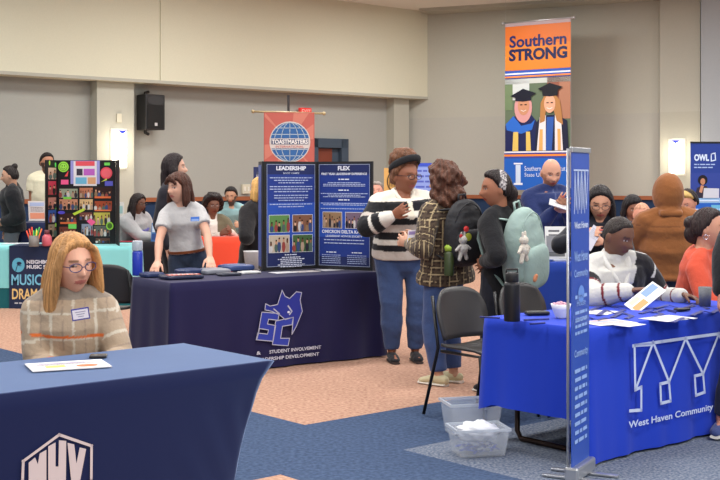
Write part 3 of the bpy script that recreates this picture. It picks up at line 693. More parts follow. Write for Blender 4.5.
def glasses(I, col=(40,30,30), r=.021, thick=.0022):
    m = MB(); hw = I['hw']
    for s in (1, -1):
        c = V((s*.032, -.107, .010)); m.tube([hw(c+V((r*1.15*math.cos(a*math.pi/8), 0+.004*math.cos(a*math.pi/8)*s*-1*-1, r*.8*math.sin(a*math.pi/8)))) for a in range(17)], [thick]*17, 6)
        m.tube([hw((s*.056, -.102, .014)), hw((s*.078, -.06, .014)), hw((s*.082, .01, .012))], [thick]*3, 6)
    m.tube([hw((-.009, -.112, .012)), hw((.009, -.112, .012))], [thick]*2, 6)
    return m.build('glasses', mat('glasses_%d_%d' % (col[0], col[2]), col, .3), I['body'])
def ball_earring(I, s, r=.014):
    m = MB(); c = V((s*.084, .008, -.045)); m.tube([I['hw'](c+V((0, r*math.cos(a*math.pi/8), r*math.sin(a*math.pi/8)))) for a in range(17)], [.0022]*17, 6)
    return m.build('earring', mat('silver', (200,200,205), .25, .9), I['body'])
SH_LINE = ((-1,-.55,-.3,0,.3,1), (.60,.50,.2,-.1,-.5,-.62))
def H_short(th=.014, **k): return dict(th=th, line=((-1,-.8,-.5,-.25,-.05,.2,.4,1), (.76,.70,.60,.42,.10,-.1,-.4,-.48)), **k)
def H_long(l=.22, w=.09, th=.018, front=True, side=.088, **k):
    t = [([(0,.05,.02),(0,.075,-.06),(0,.08,-l*.7),(0,.075,-l)], [(.085,.05),(w,.045),(w+.005,.035),(w*.9,.02)], 0)]
    if front: t.append(([(side-.02,.0,.06),(side,-.0,-.02),(side+.002,-.01,-.1),(side-.003,-.02,-l+.02)], [(.022,.04),(.024,.045),(.026,.04),(.016,.022)], 1))
    return dict(th=th, tubes=t, line=((-1,-.75,-.45,-.2,.3,1), (.80,.62,.2,-.2,-.6,-.7)), **k)
# ---------------------------------------------------------------- people in the hall
STOCK = dict(col=(52,68,104))
def ribs(x): pass
# NHV woman seated at the near table
def nhv_fn(i):
    z, x, t, arm = i['z'], i['x'], i['t'], i['arm']; n = len(z); c = np.tile(np.array((172,152,130.)), (n, 1))
    g = np.where(arm == 0, x, t*.8)
    grid = (np.abs(((g+.03) % .105)-.05) < .006) | ((np.abs(((i['h'] % .12)-.06)) < .006) & (arm == 0)); c[grid] = (202,192,174)
    dark = (np.abs(((g+.08) % .105)-.05) < .003); c[dark] = (150,132,116)
    o = (arm == 0) & (np.abs(i['h']-.31+.05*x) < .0075); o |= (arm != 0) & (np.abs(t-.42) < .010) & (z < .95); c[o] = (212,108,52)
    c[(arm == 0) & (i['h'] > .475)] = (140,128,116)
    return c
hl = H_long(.225, .104, .018, side=.084, noise=.0012)
hl['tubes'][1] = ([(.064,.0,.06),(.086,-.0,-.02),(.100,-.005,-.10),(.112,-.02,-.19)], [(.022,.04),(.024,.048),(.027,.046),(.022,.03)], 1)
hl['tubes'].append(([(.04,-.070,.100),(.070,-.066,.070),(.088,-.055,.01),(.098,-.042,-.08),(.108,-.04,-.165)], [(.010,.012),(.014,.022),(.017,.032),(.02,.038),(.012,.02)], 1))
I = person('woman with shoulder-length blonde hair, glasses and beige plaid sweater, seated at near table', (72,234,206), (72,203), yaw=12, hyaw=38, pitch=7, roll=-4, k=.98, sex='f', bulk=1.04,
    hk=1.13, skin=(232,176,150), hair=hl, hair_col=(190,140,88), LH=(104,368,.26), RH=(62,370,.26), Lel=(.45,.4,-.8), Rel=(-.45,.4,-.8), stand=False,
    top=dict(fn=nhv_fn, collar=.42, off=.024, hem=-.02, neck=.97, puff=1.2, name='sweater', vox=.008, waist=1.2), bottom=dict(col=(40,44,56)), lipc=(190,112,100), voxel=.006)
glasses(I, (66,56,96), .022, .0026)
mb = MB(); tc_ = at(80.5, 314, 232); ta = V((.96,.2,.14)).normalized(); tb = V((-.12,-.1,.98)).normalized(); tn = ta.cross(tb)
mb.box(tc_, .076, .052, .003, ta, tb, tn, col=(70,70,150)); mb.box(tc_+tn*.002, .066, .04, .003, ta, tb, tn, col=(228,226,236))
for k_ in range(3): mb.box(tc_+tn*.004+tb*(.01-.01*k_), .045-.01*k_, .003, .001, ta, tb, tn, col=(140,140,170))
mb.build('name_tag', PRINT(), I['body'])
# grey t-shirt woman leaning on the indigo table
hb = H_long(.15, .09, .02, side=.087, noise=.0018); hb['tubes'].append(([(.0,-.085,.10),(.03,-.097,.075),(.058,-.088,.045)], [(.03,.012),(.024,.012),(.016,.012)], 1))
I = person('young woman in light grey t-shirt leaning both hands on the indigo table', (179,173,113), (188,112), yaw=2, hyaw=-38, pitch=2, k=.98, bulk=.98, hk=1.06, skin=(214,164,140), hair=hb, hair_col=(74,42,30),
    LH=(212,266,.36), RH=(156,271,.40), Lel=(.8,.2,-.3), Rel=(-.8,.3,-.3), LN=(0,-.3,-1), RN_=(0,-.3,-1), handdir=((.2,-.8,-.3),(-.3,-.8,-.3)),
    top=dict(col=(190,188,188), sleeve='short', off=.012, hem=.0, waist=1.05, name='t_shirt', neck=.95), bottom=dict(col=(44,54,74), name='jeans', belt=True), lipc=(178,100,92), voxel=.007)
mb = MB(); mb.box(at(195, 219, 121), .072, .004, .036, V((.99,.1,.05)), V((-.1,.99,0)), UP, col=(74,124,214)); mb.box(at(195, 220, 121.4), .06, .003, .016, V((.99,.1,.05)), V((-.1,.99,0)), UP, col=(150,180,235)); mb.build('name_tag', PRINT(), I['body'])
# far left
I = person('person in black puffer jacket with dark hair in a bun, at the left edge', (10,166,78), (13,77.5), yaw=-75, hyaw=-85, pitch=8, skin=(198,150,125), hair=H_short(.014, balls=[((0,.075,.115), .038)]), hair_col=(34,26,26),
    top=dict(col=(28,28,32), off=.045, hem=-.12, puff=1.1, name='puffer_jacket', hips=1.0), bottom=dict(col=(92,96,104)), LH=(4,222,.05), voxel=.01)
I = person('man in cream t-shirt standing behind the black trifold photo board', (47,153,73), (45,73), yaw=25, hyaw=35, pitch=6, k=1.04, sex='m', skin=(168,118,92), hair=H_short(.016), hair_col=(28,22,22), beard=(40,30,28),
    top=dict(col=(216,210,184), sleeve='short', off=.02, hem=-.08, name='t_shirt', waist=1.15), bottom=dict(col=(50,56,70)), voxel=.01, RH=(34,222,.06))
def hood_fn(i):
    c = np.tile(np.array((166,166,168.)), (len(i['x']), 1)); m_ = (i['arm'] == 0) & (np.abs(i['h']-.33) < .05) & (np.abs(i['x']) < .12) & (i['y'] > 0); c[m_] = (120,116,190); return c
hd_ = H_long(.26, .085, .02, front=True, noise=.003)
I = person('woman in light grey hoodie with long dark hair, seated behind the black table', (138,194,77), (126,76), yaw=55, hyaw=62, pitch=8, k=1.0, bulk=1.2, stand=False, skin=(112,72,56), hair=hd_, hair_col=(38,28,28),
    LH=(163,236,.06), RH=(158,238,.22), top=dict(fn=hood_fn, off=.03, collar=.25, name='hoodie', hips=1.0), bottom=dict(col=(40,44,60)), voxel=.01)
glasses(I)
I = person('tall woman with long dark hair standing behind the grey t-shirt', (174,154,104), (172,104), yaw=80, hyaw=95, k=1.05, skin=(206,160,138), hair=H_long(.26, .075, .018, noise=.0015), hair_col=(34,24,26),
    top=dict(col=(34,32,40), name='blouse'), bottom=dict(col=(30,30,36)), voxel=.01)
def oliv(i):
    c = np.tile(np.array((112,104,84.)), (len(i['x']), 1)); m_ = (i['arm'] == 0) & (i['y'] > 0) & (np.abs(i['x']) < .045+.05*np.clip(i['h']-.3, -1, 1)); c[m_] = (222,216,208); c[(i['arm'] != 0) & (i['t'] > .40)] = (206,196,186); return c
I = person('woman with dark afro and olive jacket seated behind the orange-red table', (213,196,78), (213,77), yaw=12, hyaw=22, pitch=3, stand=False, bulk=1.08, skin=(120,78,60), hair=dict(th=.062, noise=.0035, freq=2, line=((-1,-.6,-.3,0,.3,1), (.62,.55,.2,-.15,-.5,-.6))), hair_col=(36,26,26),
    LH=(231,232,.22), RH=(220,235,.25), top=dict(fn=oliv, off=.024, name='jacket'), bottom=dict(col=(40,42,52)), voxel=.01)
glasses(I, (70,50,50))
I = person('man with dark hair and beard in pale teal t-shirt, seated by the wall switch', (231,187,68), (231,67), yaw=5, hyaw=-5, pitch=16, stand=False, sex='m', skin=(196,150,122), hair=H_short(.02), hair_col=(30,26,28), beard=(44,34,32), LH=(240,226,.25), RH=(224,228,.25),
    top=dict(col=(140,178,182), sleeve='short', name='t_shirt', off=.02), bottom=dict(col=(50,52,60)), voxel=.011)
I = person('person in long black puffer coat with fair hair, left of the blue display boards', (260,177,101), (258,100), yaw=-150, hyaw=-120, skin=(222,170,146), hair=H_long(.09, .075, .01), hair_col=(206,160,96),
    top=dict(col=(38,36,38), off=.036, hem=-.55, puff=1.0, name='puffer_coat'), bottom=dict(col=(40,44,56)), LH=(248,238,-.02), voxel=.01)
I = person('person with short grey hair behind the display boards and the striped sweater', (377,182,72), (379,72), yaw=0, hyaw=-10, sex='f', skin=(222,160,140), hair=H_short(.02), hair_col=(150,140,132), top=dict(col=(196,60,62), name='shirt', collar=.4), bottom=dict(col=(50,50,60)), voxel=.012, stand=False)
# striped sweater woman
def strp(i):
    n = len(i['x']); c = np.tile(np.array((206,198,188.)), (n, 1)); h, t, arm = i['h'], i['t'], i['arm']
    bl = (26,26,30); gr = (186,176,168)
    for a, b, cc in ((.40,.475,bl),(.285,.345,bl),(.155,.22,bl),(.345,.40,(222,216,204)),(.22,.285,gr),(.06,.11,bl),(.11,.155,(214,208,198)),(-.4,.06,gr)):
        c[(arm == 0) & (h >= a) & (h < b)] = cc
    c[(arm == 0) & (h >= .475)] = (222,214,202)
    c[(arm == 0) & (i['y'] > .02) & (np.abs(i['x']) < .02) & (h > .33)] = (224,216,196)
    for a, b, cc in ((-.1,.035,bl),(.035,.09,(222,216,206)),(.09,.20,bl),(.20,.245,gr),(.245,.33,bl),(.33,.385,(214,208,200)),(.385,.455,bl),(.455,1,(218,212,204))):
        c[(arm != 0) & (t >= a) & (t < b)] = cc
    return c
def band(hv_, c):
    m_ = (np.abs(hv_[:, 2]-.075-.1*hv_[:, 1]) < .028); c[m_] = (20,20,26); return c
I = person('woman in black and cream striped sweater with black headband, gesturing with one hand', (405,158,119), (403,118), yaw=18, hyaw=38, pitch=5, k=1.02, bulk=1.45, hk=1.2, skin=(140,88,66),
    hair=dict(th=.02, noise=.003, freq=2, line=((-1,-.55,-.3,0,.3,1), (.78,.62,.3,-.05,-.45,-.55)), balls=[((0,.03,.135), (.092,.09,.066)), ((-.0,.05,.10),(.09,.085,.06))]), hair_col=(112,74,52),
    RH=(392,216,.34), Rel=(-.75,-.1,-.6), LH=(428,236,.1), Lel=(.8,0,-.6), RN_=(.8,0,.5), handdir=(None,(.7,-.2,.6)), curl=(.4,.5),
    top=dict(fn=strp, off=.026, hem=-.1, puff=1.3, name='sweater', hips=1.0, vox=.009, waist=1.15), bottom=dict(col=(58,76,116), off=.014, name='jeans', wide=1.15), feet=[(.02,.1),(.02,.1)], legyaw=10, shoes=(34,32,36), sole=(60,50,48), voxel=.0075, lipc=(150,80,76), shrug=.01)
glasses(I, (50,26,28), .022, .003)
m = MB(); m.tube([I['hw']((.090*math.cos(a*math.pi/10), .012+.108*math.sin(a*math.pi/10), .082-.16*math.sin(a*math.pi/10)*.35)) for a in range(21)], [(.030,.013)]*21, 10, side=I['Rh']@UP); m.build('headband', mat('black_headband', (20,20,26), .8, bump=.4), I['body'], smooth=True)
m = MB(); nb, sp_, sf, sl = I['nb'], I['spine'], I['sfw'], I['slf']      # open cream collar
for s in (1, -1): m.tube([nb-sf*.07+UP*.045, nb+sl*(s*.082)+UP*.03, nb+sl*(s*.06)+sf*.08-UP*.02, nb+sl*(s*.015)+sf*.125-UP*.075], [(.018,.03),(.02,.035),(.02,.03),(.012,.02)], 10, rnd=True)
m.build('collar', mat('cream_collar', (226,218,204), .9, bump=.3), I['body'], smooth=True)
def shawl(I, col, name):
    m = MB(); nb, sf, sl = I['nb'], I['sfw'], I['slf']
    for s in (1, -1): m.tube([nb-sf*.075+UP*.04, nb+sl*(s*.082)+UP*.02, nb+sl*(s*.065)+sf*.085-UP*.03, nb+sl*(s*.02)+sf*.15-UP*.12], [(.018,.03),(.02,.035),(.02,.03),(.014,.022)], 10, rnd=True)
    m.build('collar', mat(name, col, .9, bump=.3), I['body'], smooth=True)
# plaid jacket, seen from behind, black backpack
def plaid(i):
    n = len(i['x']); c = np.tile(np.array((56,44,38.)), (n, 1)); g = np.where(i['arm'] == 0, np.arctan2(i['x'], i['y'])*.15, i['x']*1.2+i['y']*.9); h = np.where(i['arm'] == 0, i['h'], i['t'])
    p = .052; c[(h % p) < .016] = (84,70,58); c[(g % p) < .014] = (80,66,54); c[((h+.02) % p) < .0052] = (186,166,130); c[((g+.02) % p) < .005] = (180,160,124); return c
hw_ = H_long(.17, .105, .034, side=.092, noise=.006, freq=2, balls=[((.03,.07,.03), .085), ((-.05,.06,.0), .07), ((.02,.085,-.09), .075), ((-.07,.03,-.1), .05), ((.075,.05,-.12), .055)])
I = person('person in brown plaid flannel jacket with wavy brown hair, back to the viewer', (444,163,134), (446,133), yaw=-148, hyaw=-128, pitch=4, k=1.0, hk=1.08, bulk=1.1, skin=(206,156,130), hair=hw_, hair_col=(92,58,44),
    LH=(409,243,-.05), Lel=(-.1,-.5,-.8), RH=(420,238,-.3), handdir=((-.8,.4,.1),None), top=dict(fn=plaid, off=.024, hem=-.22, puff=1.2, name='flannel_jacket', vox=.0085, flare=1.12, hips=1.08), bottom=dict(col=(62,82,128), name='jeans', wide=1.25, off=.012),
    feet=[(.0,.09),(-.0,.1)], legyaw=-130, shoes=(206,196,160), sole=(225,220,205), voxel=.008)
PL = I
m = MB(); m.tube([I['nb']+I['slf']*(.082*math.cos(a*math.pi/8))+I['sfw']*(.078*math.sin(a*math.pi/8))+UP*(.03+.02*math.sin(a*2.1)) for a in range(17)], [.034]*17, 10); m.build('scarf', mat('charcoal_scarf', (46,44,50), .9, bump=.8, bscale=30), I['body'], smooth=True)
# paper held by plaid
mb = MB(); pc = at(412, 238, 135); ax = V((.98,.15,.05)).normalized(); ay = V((.1,.1,1)).normalized(); fl = Flat(pc-ax*.035-ay*.07, ax, ay, .0012)
fl.rect(0,0,.085,.13,(226,220,228),0); fl.rect(.008,.035,.08,.07,(222,190,70),1); fl.rect(.008,.01,.08,.03,(120,84,150),1); fl.rect(.008,.095,.08,.12,(150,130,180),1)
o = fl.build('flyer'); tag(o, 'small white flyer with yellow and purple bands held by the plaid jacket', 'flyer')
# black coat, mint backpack
hc_ = H_short(.02, balls=[((0,.09,-.03), (.06,.045,.06)), ((0,.1,-.1), (.05,.035,.06))]); 
def clip(hv_, c):
    m_ = (np.abs(hv_[:, 1]-.02-.25*hv_[:, 2]) < .024) & (hv_[:, 2] > .0); ch = ((hv_[:, 2]*70).astype(int)+(hv_[:, 0]*70).astype(int)+(hv_[:, 1]*70).astype(int)) % 2 == 0
    c[m_ & ch] = (196,190,190); c[m_ & ~ch] = (90,84,88); return c
hc_['fn'] = clip
I = person('woman in long black coat with checked headband, mint backpack on her back', (496,171,140), (501,138), yaw=-132, hyaw=-82, pitch=4, k=.96, hk=1.02, bulk=.98, skin=(158,104,78), hair=hc_, hair_col=(34,24,24),
    LH=(484,262,.02), Lel=(.15,-.5,-.9), RH=(496,262,-.2), top=dict(col=(26,26,29), off=.026, hem=-.75, puff=1.1, name='coat', flare=1.05, collar=.3), bottom=dict(col=(36,38,48)), voxel=.0085)
MBK = I
# bald man
def zip_(i):
    c = np.tile(np.array((40,52,98.)), (len(i['x']), 1)); c[(i['arm'] == 0) & (np.abs(i['x']) < .004) & (i['y'] > 0) & (i['h'] > .3)] = (80,90,130); c[(i['arm'] == 0) & (i['y'] > 0) & (np.abs(i['x']-.09) < .03) & (np.abs(i['h']-.37) < .008)] = (190,195,215); return c
I = person('bald bearded man in navy pullover reading a white booklet', (551,158,113), (549,112), yaw=12, hyaw=8, pitch=20, k=1.04, sex='m', bulk=1.12, hk=1.04, skin=(206,152,128), LH=(566,211,.30), RH=(556,208,.33), Lel=(.35,.4,-.9), Rel=(-.35,.4,-.9), LN=(-.6,-.3,.6), RN_=(.6,0,.8),
    top=dict(fn=zip_, off=.02, collar=.45, hem=-.05, name='pullover'), bottom=dict(col=(46,48,58)), beard=(150,104,82), voxel=.0075)
# woman with glasses
hg = H_long(.27, .088, .014, side=.084, noise=.001)
I = person('woman with long straight dark hair and glasses, black jacket, reading papers', (600,185,131), (597,129), yaw=-12, hyaw=-8, pitch=20, k=.97, hk=1.06, skin=(198,146,120), hair=hg, hair_col=(30,24,26), LH=(604,243,.26), RH=(584,236,.28), Lel=(.8,.2,-.6), Rel=(-1,-.1,-.6),
    top=dict(col=(30,32,42), off=.024, hem=-.1, name='jacket', puff=1.2), bottom=dict(col=(30,32,40)), voxel=.0085, lipc=(176,92,86))
glasses(I, (60,50,50), .022, .002)
# man at the West Haven table
def whm(i):
    n = len(i['x']); W_ = (196,194,190); c = np.tile(np.array(W_, float), (n, 1)); h, t, arm, x, y = i['h'], i['t'], i['arm'], i['x'], i['y']
    blk = (34,32,36); red = (110,34,42)
    k_ = h+np.abs(x)*.55                                          # dark chevron over the chest
    fr = (arm == 0)
    c[fr & (h < .40) & (h > .29)] = blk; c[fr & (np.abs(h-.285) < .007)] = red
    c[fr & (y > 0) & (x > .02) & (x-.02 < (h-.12)*.75) & (x > (h-.3)*.6) & (h > .12)] = blk
    c[fr & (y > 0) & (np.abs(x) < .035) & (h > .20) & (h < .32)] = blk
    c[fr & (y > -.02) & (np.abs(x) < .07-.1*(.5-h)) & (h > .40)] = W_
    c[(arm != 0) & (t > .03) & (t < .19)] = blk; c[(arm != 0) & (np.abs(t-.20) < .008)] = red
    c[(arm != 0) & (np.abs(t-.40) < .008)] = red; c[(arm != 0) & (np.abs(t-.50) < .007)] = red
    return c
I = person('man with close-cropped hair and grey and black pullover, seated at the bright blue table', (618,216,152), (608,148), yaw=12, hyaw=40, pitch=20, k=1.05, sex='m', bulk=1.12, hk=1.07, skin=(112,76,60), stand=False,
    hair=dict(th=.006, noise=.0004, line=((-1,-.6,-.3,0,.3,1), (.66,.58,.25,.1,-.3,-.4))), hair_col=(44,36,34), RH=(630,291,.40), Rel=(-1,.1,-.45), LH=(683,295,.12), Lel=(.5,.3,-.8), curl=(.5,.75),
    LN=(-.3,-.2,-1), RN_=(.3,-.2,-1), handdir=((.7,-.2,-.5),(1.2,-.1,.1)), top=dict(fn=whm, off=.026, name='pullover', collar=.35, puff=1.2, vox=.0085), bottom=dict(col=(40,42,50)), voxel=.0065, lipc=(110,62,56))
shawl(I, (204,202,198), 'light_grey_collar')
m = MB(); S, E, Wr = I['arms'][1]; d = (Wr-E).normalized(); m.tube([Wr-d*.03, Wr-d*.005], [.033,.033], 16); m.build('wristwatch', mat('watch_black', (24,24,26), .4), I['body'], smooth=True)
# brown hooded jacket from behind
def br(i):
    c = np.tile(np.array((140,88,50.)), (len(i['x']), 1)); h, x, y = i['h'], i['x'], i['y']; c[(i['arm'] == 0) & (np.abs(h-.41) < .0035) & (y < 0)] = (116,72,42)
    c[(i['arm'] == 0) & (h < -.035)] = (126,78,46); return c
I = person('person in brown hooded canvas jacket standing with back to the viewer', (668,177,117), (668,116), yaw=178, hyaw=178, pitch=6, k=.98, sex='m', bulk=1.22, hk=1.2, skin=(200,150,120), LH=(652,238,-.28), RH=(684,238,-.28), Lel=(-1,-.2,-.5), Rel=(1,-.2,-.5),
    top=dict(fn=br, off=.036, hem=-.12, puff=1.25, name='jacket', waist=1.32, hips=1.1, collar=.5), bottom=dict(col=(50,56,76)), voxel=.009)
m = MB(); hw = I['hw']; vs = []
for q in sph(40, 32):
    p = V(head_pt(*q)); n_ = V(q); t = 1 if q[1] > -.62 else -1; vs.append(hw(p+n_*(.03 if t > 0 else -.02)+V((0,.02*max(0,q[2]),.004*max(0,q[2])**3))))
m.add(vs, grid_faces(40, 32)); nb = I['nb']
m.tube([hw((0,.03,-.06)), nb+UP*.045, nb-UP*.0], [(.088,.1),(.094,.095),(.10,.085)], 20, side=V((1,0,0)))
m.tube([hw((-.08,.0,-.1)), hw((-.06,.09,-.13)), hw((.06,.09,-.13)), hw((.08,.0,-.1))], [.022,.03,.03,.022], 10, rnd=True)
q = remesh(m, .01, 3, I['base'], 'hood'); paint(q, np.tile(np.array((140,88,50.)), (len(q.vertices), 1))); link('hood', q, CLOTH(), I['body'])
# further back right
I = person('person with dark bob and navy top seated far back, left of the brown jacket', (632,196,90), (630,89), yaw=-10, hyaw=10, pitch=24, stand=False, skin=(150,104,84), hair=H_long(.14, .09, .03), hair_col=(28,24,28), top=dict(col=(50,62,96), name='sweater', off=.02), bottom=dict(col=(40,40,50)), voxel=.011)
I = person('person with thin fair hair partly hidden by the left arm of the brown jacket', (642,202,104), (644,103), yaw=-30, hyaw=-20, pitch=24, stand=False, sex='m', skin=(226,160,136), hair=H_short(.004, noise=.0003), hair_col=(206,150,122), top=dict(col=(74,94,74), name='shirt', off=.02), bottom=dict(col=(40,40,50)), voxel=.011)
I = person('person with blond streak in dark hair, between the brown jacket and the orange sweater', (688,190,98), (694,97), yaw=-40, hyaw=-45, pitch=26, stand=False, skin=(214,150,126), hair=H_short(.026, fn=lambda h, c: np.where((h[:, 1:2] < -.02), np.array((206,170,104.)), c)), hair_col=(44,34,32), top=dict(col=(52,60,100), name='sweater', off=.02), bottom=dict(col=(40,40,50)), voxel=.011)
I = person('woman in orange sweater with dark hair in a bun and hoop earring', (708,209,142), (692,138), yaw=62, hyaw=72, pitch=2, k=1.0, bulk=1.12, hk=1.08, stand=False, skin=(206,148,122), hair=H_short(.018, balls=[((0,.105,.035), (.045,.045,.045)), ((0,.08,-.03), (.07,.04,.07))]), hair_col=(46,32,32),
    RH=(722,284,.1), Rel=(-.2,-.6,-.8), top=dict(col=(208,84,60), off=.022, name='sweater', collar=.2), bottom=dict(col=(40,42,52)), voxel=.008)
ball_earring(I, -1)
I = person('person in black jacket at the right edge, one hand hanging down', (768,152,171), (766,169), yaw=-28, hyaw=-60, k=1.0, skin=(196,136,112), hair=H_short(.016), hair_col=(40,30,28), RH=(713,322,.12), Rel=(-.8,.2,-.1), handdir=(None,(-.1,0,-1)), curl=(.4,.7),
    top=dict(col=(26,26,30), off=.03, hem=-.1, name='jacket', puff=1.4), bottom=dict(col=(40,44,60)), shoes=(60,72,120), sole=(225,225,230), feet=[(.0,.1),(.0,.26)], voxel=.0085)
# ---------------------------------------------------------------- furniture
CHB = mat('black_chair_plastic', (50,48,48), .45, bump=.05, bscale=80); CHM = mat('black_chair_metal', (24,24,26), .35, .4)
def chair(loc, yaw, label, group='black stacking chairs'):
    a = math.radians(yaw); f = V((math.sin(a), -math.cos(a), 0)); l = V((math.cos(a), math.sin(a), 0)); c = V((loc.x, loc.y, 0))
    r = empty('stacking_chair', c, label, 'chair', group)
    mb = MB(); n, m = 10, 10; vs = []
    for j in range(m+1):
        for i in range(n+1):
            x, y = i/n*2-1, j/m*2-1; sx = .225*(1-.12*abs(y)**4); z = .45-.015*(1-x*x)*(1-y*y)-.03*max(0, y)**4+.02*x*x
            vs.append(c+l*(x*sx)+f*(y*.215*(1-.1*abs(x)**4))+UP*z)
    fs = [[j*(n+1)+i, j*(n+1)+i+1, (j+1)*(n+1)+i+1, (j+1)*(n+1)+i] for j in range(m) for i in range(n)]
    mb.add(vs, fs); mb.build('seat', CHB, r, smooth=True, solid=.018)
    mb = MB(); vs = []
    for j in range(m+1):
        for i in range(n+1):
            x, y = i/n*2-1, j/m; wd = .225*(.92+.10*math.sin(y*math.pi)-.30*max(0, y-.72)**1.2*1.5*abs(x))
            z = .50+.33*y-.05*max(0, y-.3)*abs(x)**3*1.4; vs.append(c+l*(x*wd)-f*(.20+.07*y-.05*x*x)+UP*z)
    mb.add(vs, fs); mb.build('backrest', CHB, r, smooth=True, solid=.016)
    for s in (1, -1):
        mb = MB(); mb.tube([c+l*(s*.2)-f*.27+UP*.78, c+l*(s*.215)-f*.20+UP*.45, c+l*(s*.25)-f*.30+UP*.012], [.011]*3, 10); mb.build('leg', CHM, r, smooth=True)
        mb = MB(); mb.tube([c+l*(s*.215)-f*.17+UP*.432, c+l*(s*.215)+f*.17+UP*.43, c+l*(s*.25)+f*.25+UP*.012], [.011]*3, 10); mb.build('leg', CHM, r, smooth=True)
    return r
ya = 40.8
chair(gp(116, 117), 172, 'black stacking chair at the left end of the dark indigo table')
chair(V((.80,7.76,0)), ya, 'black stacking chair whose legs show beside the clear storage bins')
chair(V((1.24,8.06,0)), ya, 'black stacking chair half hidden behind the white candy bowl')
# ---------------------------------------------------------------- storage bins under the short end of the bright blue cloth
CLR = mat('clear_bin_plastic', (222,228,236), .2, alpha=.26, spec=.6)
def bin_(px, s, w_, d_, h, label, ang=0, z0=0.0):
    c = gp(px, s)+UP*z0; a = dirv(40.8+ang); b = V((-a.y, a.x, 0)); r = empty('storage_bin', c, label, 'storage bin', 'clear bins under the bright blue cloth')
    def ring(kx, z): return [c+a*(x*w_/2*kx)+b*(y*d_/2*kx)+UP*z for x, y in ((-1,-1),(1,-1),(1,1),(-1,1))]
    mb = MB(); o0, o1, i1, i0 = ring(.84, .004), ring(1, h), ring(.97, h), ring(.82, .012)
    vs = o0+o1+i1+i0; fs = [[3,2,1,0]]+[[q*4+k, q*4+(k+1) % 4, q*4+4+(k+1) % 4, q*4+4+k] for q in range(3) for k in range(4)]+[[12,13,14,15]]
    mb.add(vs, fs); mb.build('tub', CLR, r)
    mb = MB(); o0, o1, i1, i0 = ring(1.0, h-.012), ring(1.05, h-.012), ring(1.05, h+.004), ring(.98, h+.004); vs = o0+o1+i1+i0
    mb.add(vs, [[q*4+k, q*4+(k+1) % 4, (q*4+4+(k+1) % 4) % 16, (q*4+4+k) % 16] for q in range(4) for k in range(4)]); mb.build('rim', mat('clear_bin_rim', (214,222,232), .25, alpha=.6), r)
    return c, a, b
c, a, b = bin_(478, 178, .30, .22, .155, 'clear plastic storage bin in front, filled with blue lanyards and a white bag', -28)
mb = MB()
for k_ in range(26):
    p = c+a*random.uniform(-.085,.085)+b*random.uniform(-.06,.06)+UP*random.uniform(.022,.055); t = a*random.uniform(-1,1)+b*random.uniform(-1,1)+UP*random.uniform(-.1,.1); t = t.normalized()*.035
    mb.tube([p-t, p+t*.2+UP*.008, p+t], [(.009,.002)]*3, 6)
tag(mb.build('lanyard_heap', mat('blue_lanyard', (50,70,170), .6)), 'tangle of blue lanyards inside the front clear bin', 'lanyards', kind='stuff')
mb = MB(); vs = []
N_, M_ = 30, 18
for q in sph(N_, M_):
    rr = 1+.10*math.sin(q[0]*9+q[2]*7)+.08*math.sin(q[1]*13-q[2]*11)+.05*math.sin(q[0]*23+q[1]*19); vs.append(c+a*(q[0]*.125*rr)+b*(q[1]*.088*rr)+UP*(.128+q[2]*.055*rr))
mb.add(vs, grid_faces(N_, M_)); tag(mb.build('plastic_bag', mat('white_bag_film', (228,230,236), .35, bump=.6, bscale=25), smooth=True), 'crumpled white plastic bag lying in the front clear bin', 'bag')
bin_(471, 165, .32, .24, .20, 'taller empty clear plastic bin standing behind the filled one', -28)
# ---------------------------------------------------------------- West Haven roll-up banner
P1 = V((1.074, 6.09, 0)); P2 = V((1.209, 6.345, 0)); d = (P2-P1); wd = d.length; d = d.normalized(); nn = V((d.y, -d.x, 0))
r = empty('rollup_banner', (P1+P2)/2, 'narrow blue roll-up banner standing at the corner of the bright blue table', 'banner')
H = 1.69; mid = (P1+P2)/2; SILV = mat('brushed_silver', (190,192,196), .35, .8)
mb = MB(); mb.box(mid+UP*((H+.07)/2), wd, .006, H-.07, d, nn); mb.build('banner_panel', mat('banner_blue_vinyl', (46,82,176), .4), r)
mb = MB(); mb.box(mid-nn*.0+UP*.045, wd+.02, .075, .07, d, nn); mb.build('base_cassette', SILV, r, bevel=.012)
mb = MB(); mb.tube([P1-nn*.022+d*.01+UP*.03, P1-nn*.022+d*.01+UP*(H+.01)], [.008]*2, 10); mb.build('pole', SILV, r, smooth=True)
mb = MB(); mb.box(mid+UP*(H+.004), wd+.02, .02, .028, d, nn); mb.build('top_rail', SILV, r, bevel=.004)
for t_ in (.25, .75):
    mb = MB(); mb.box(P1+d*(wd*t_)+UP*.009, .035, .36, .012, d, nn); mb.build('foot', SILV, r, bevel=.003)
LT = (150,180,235)
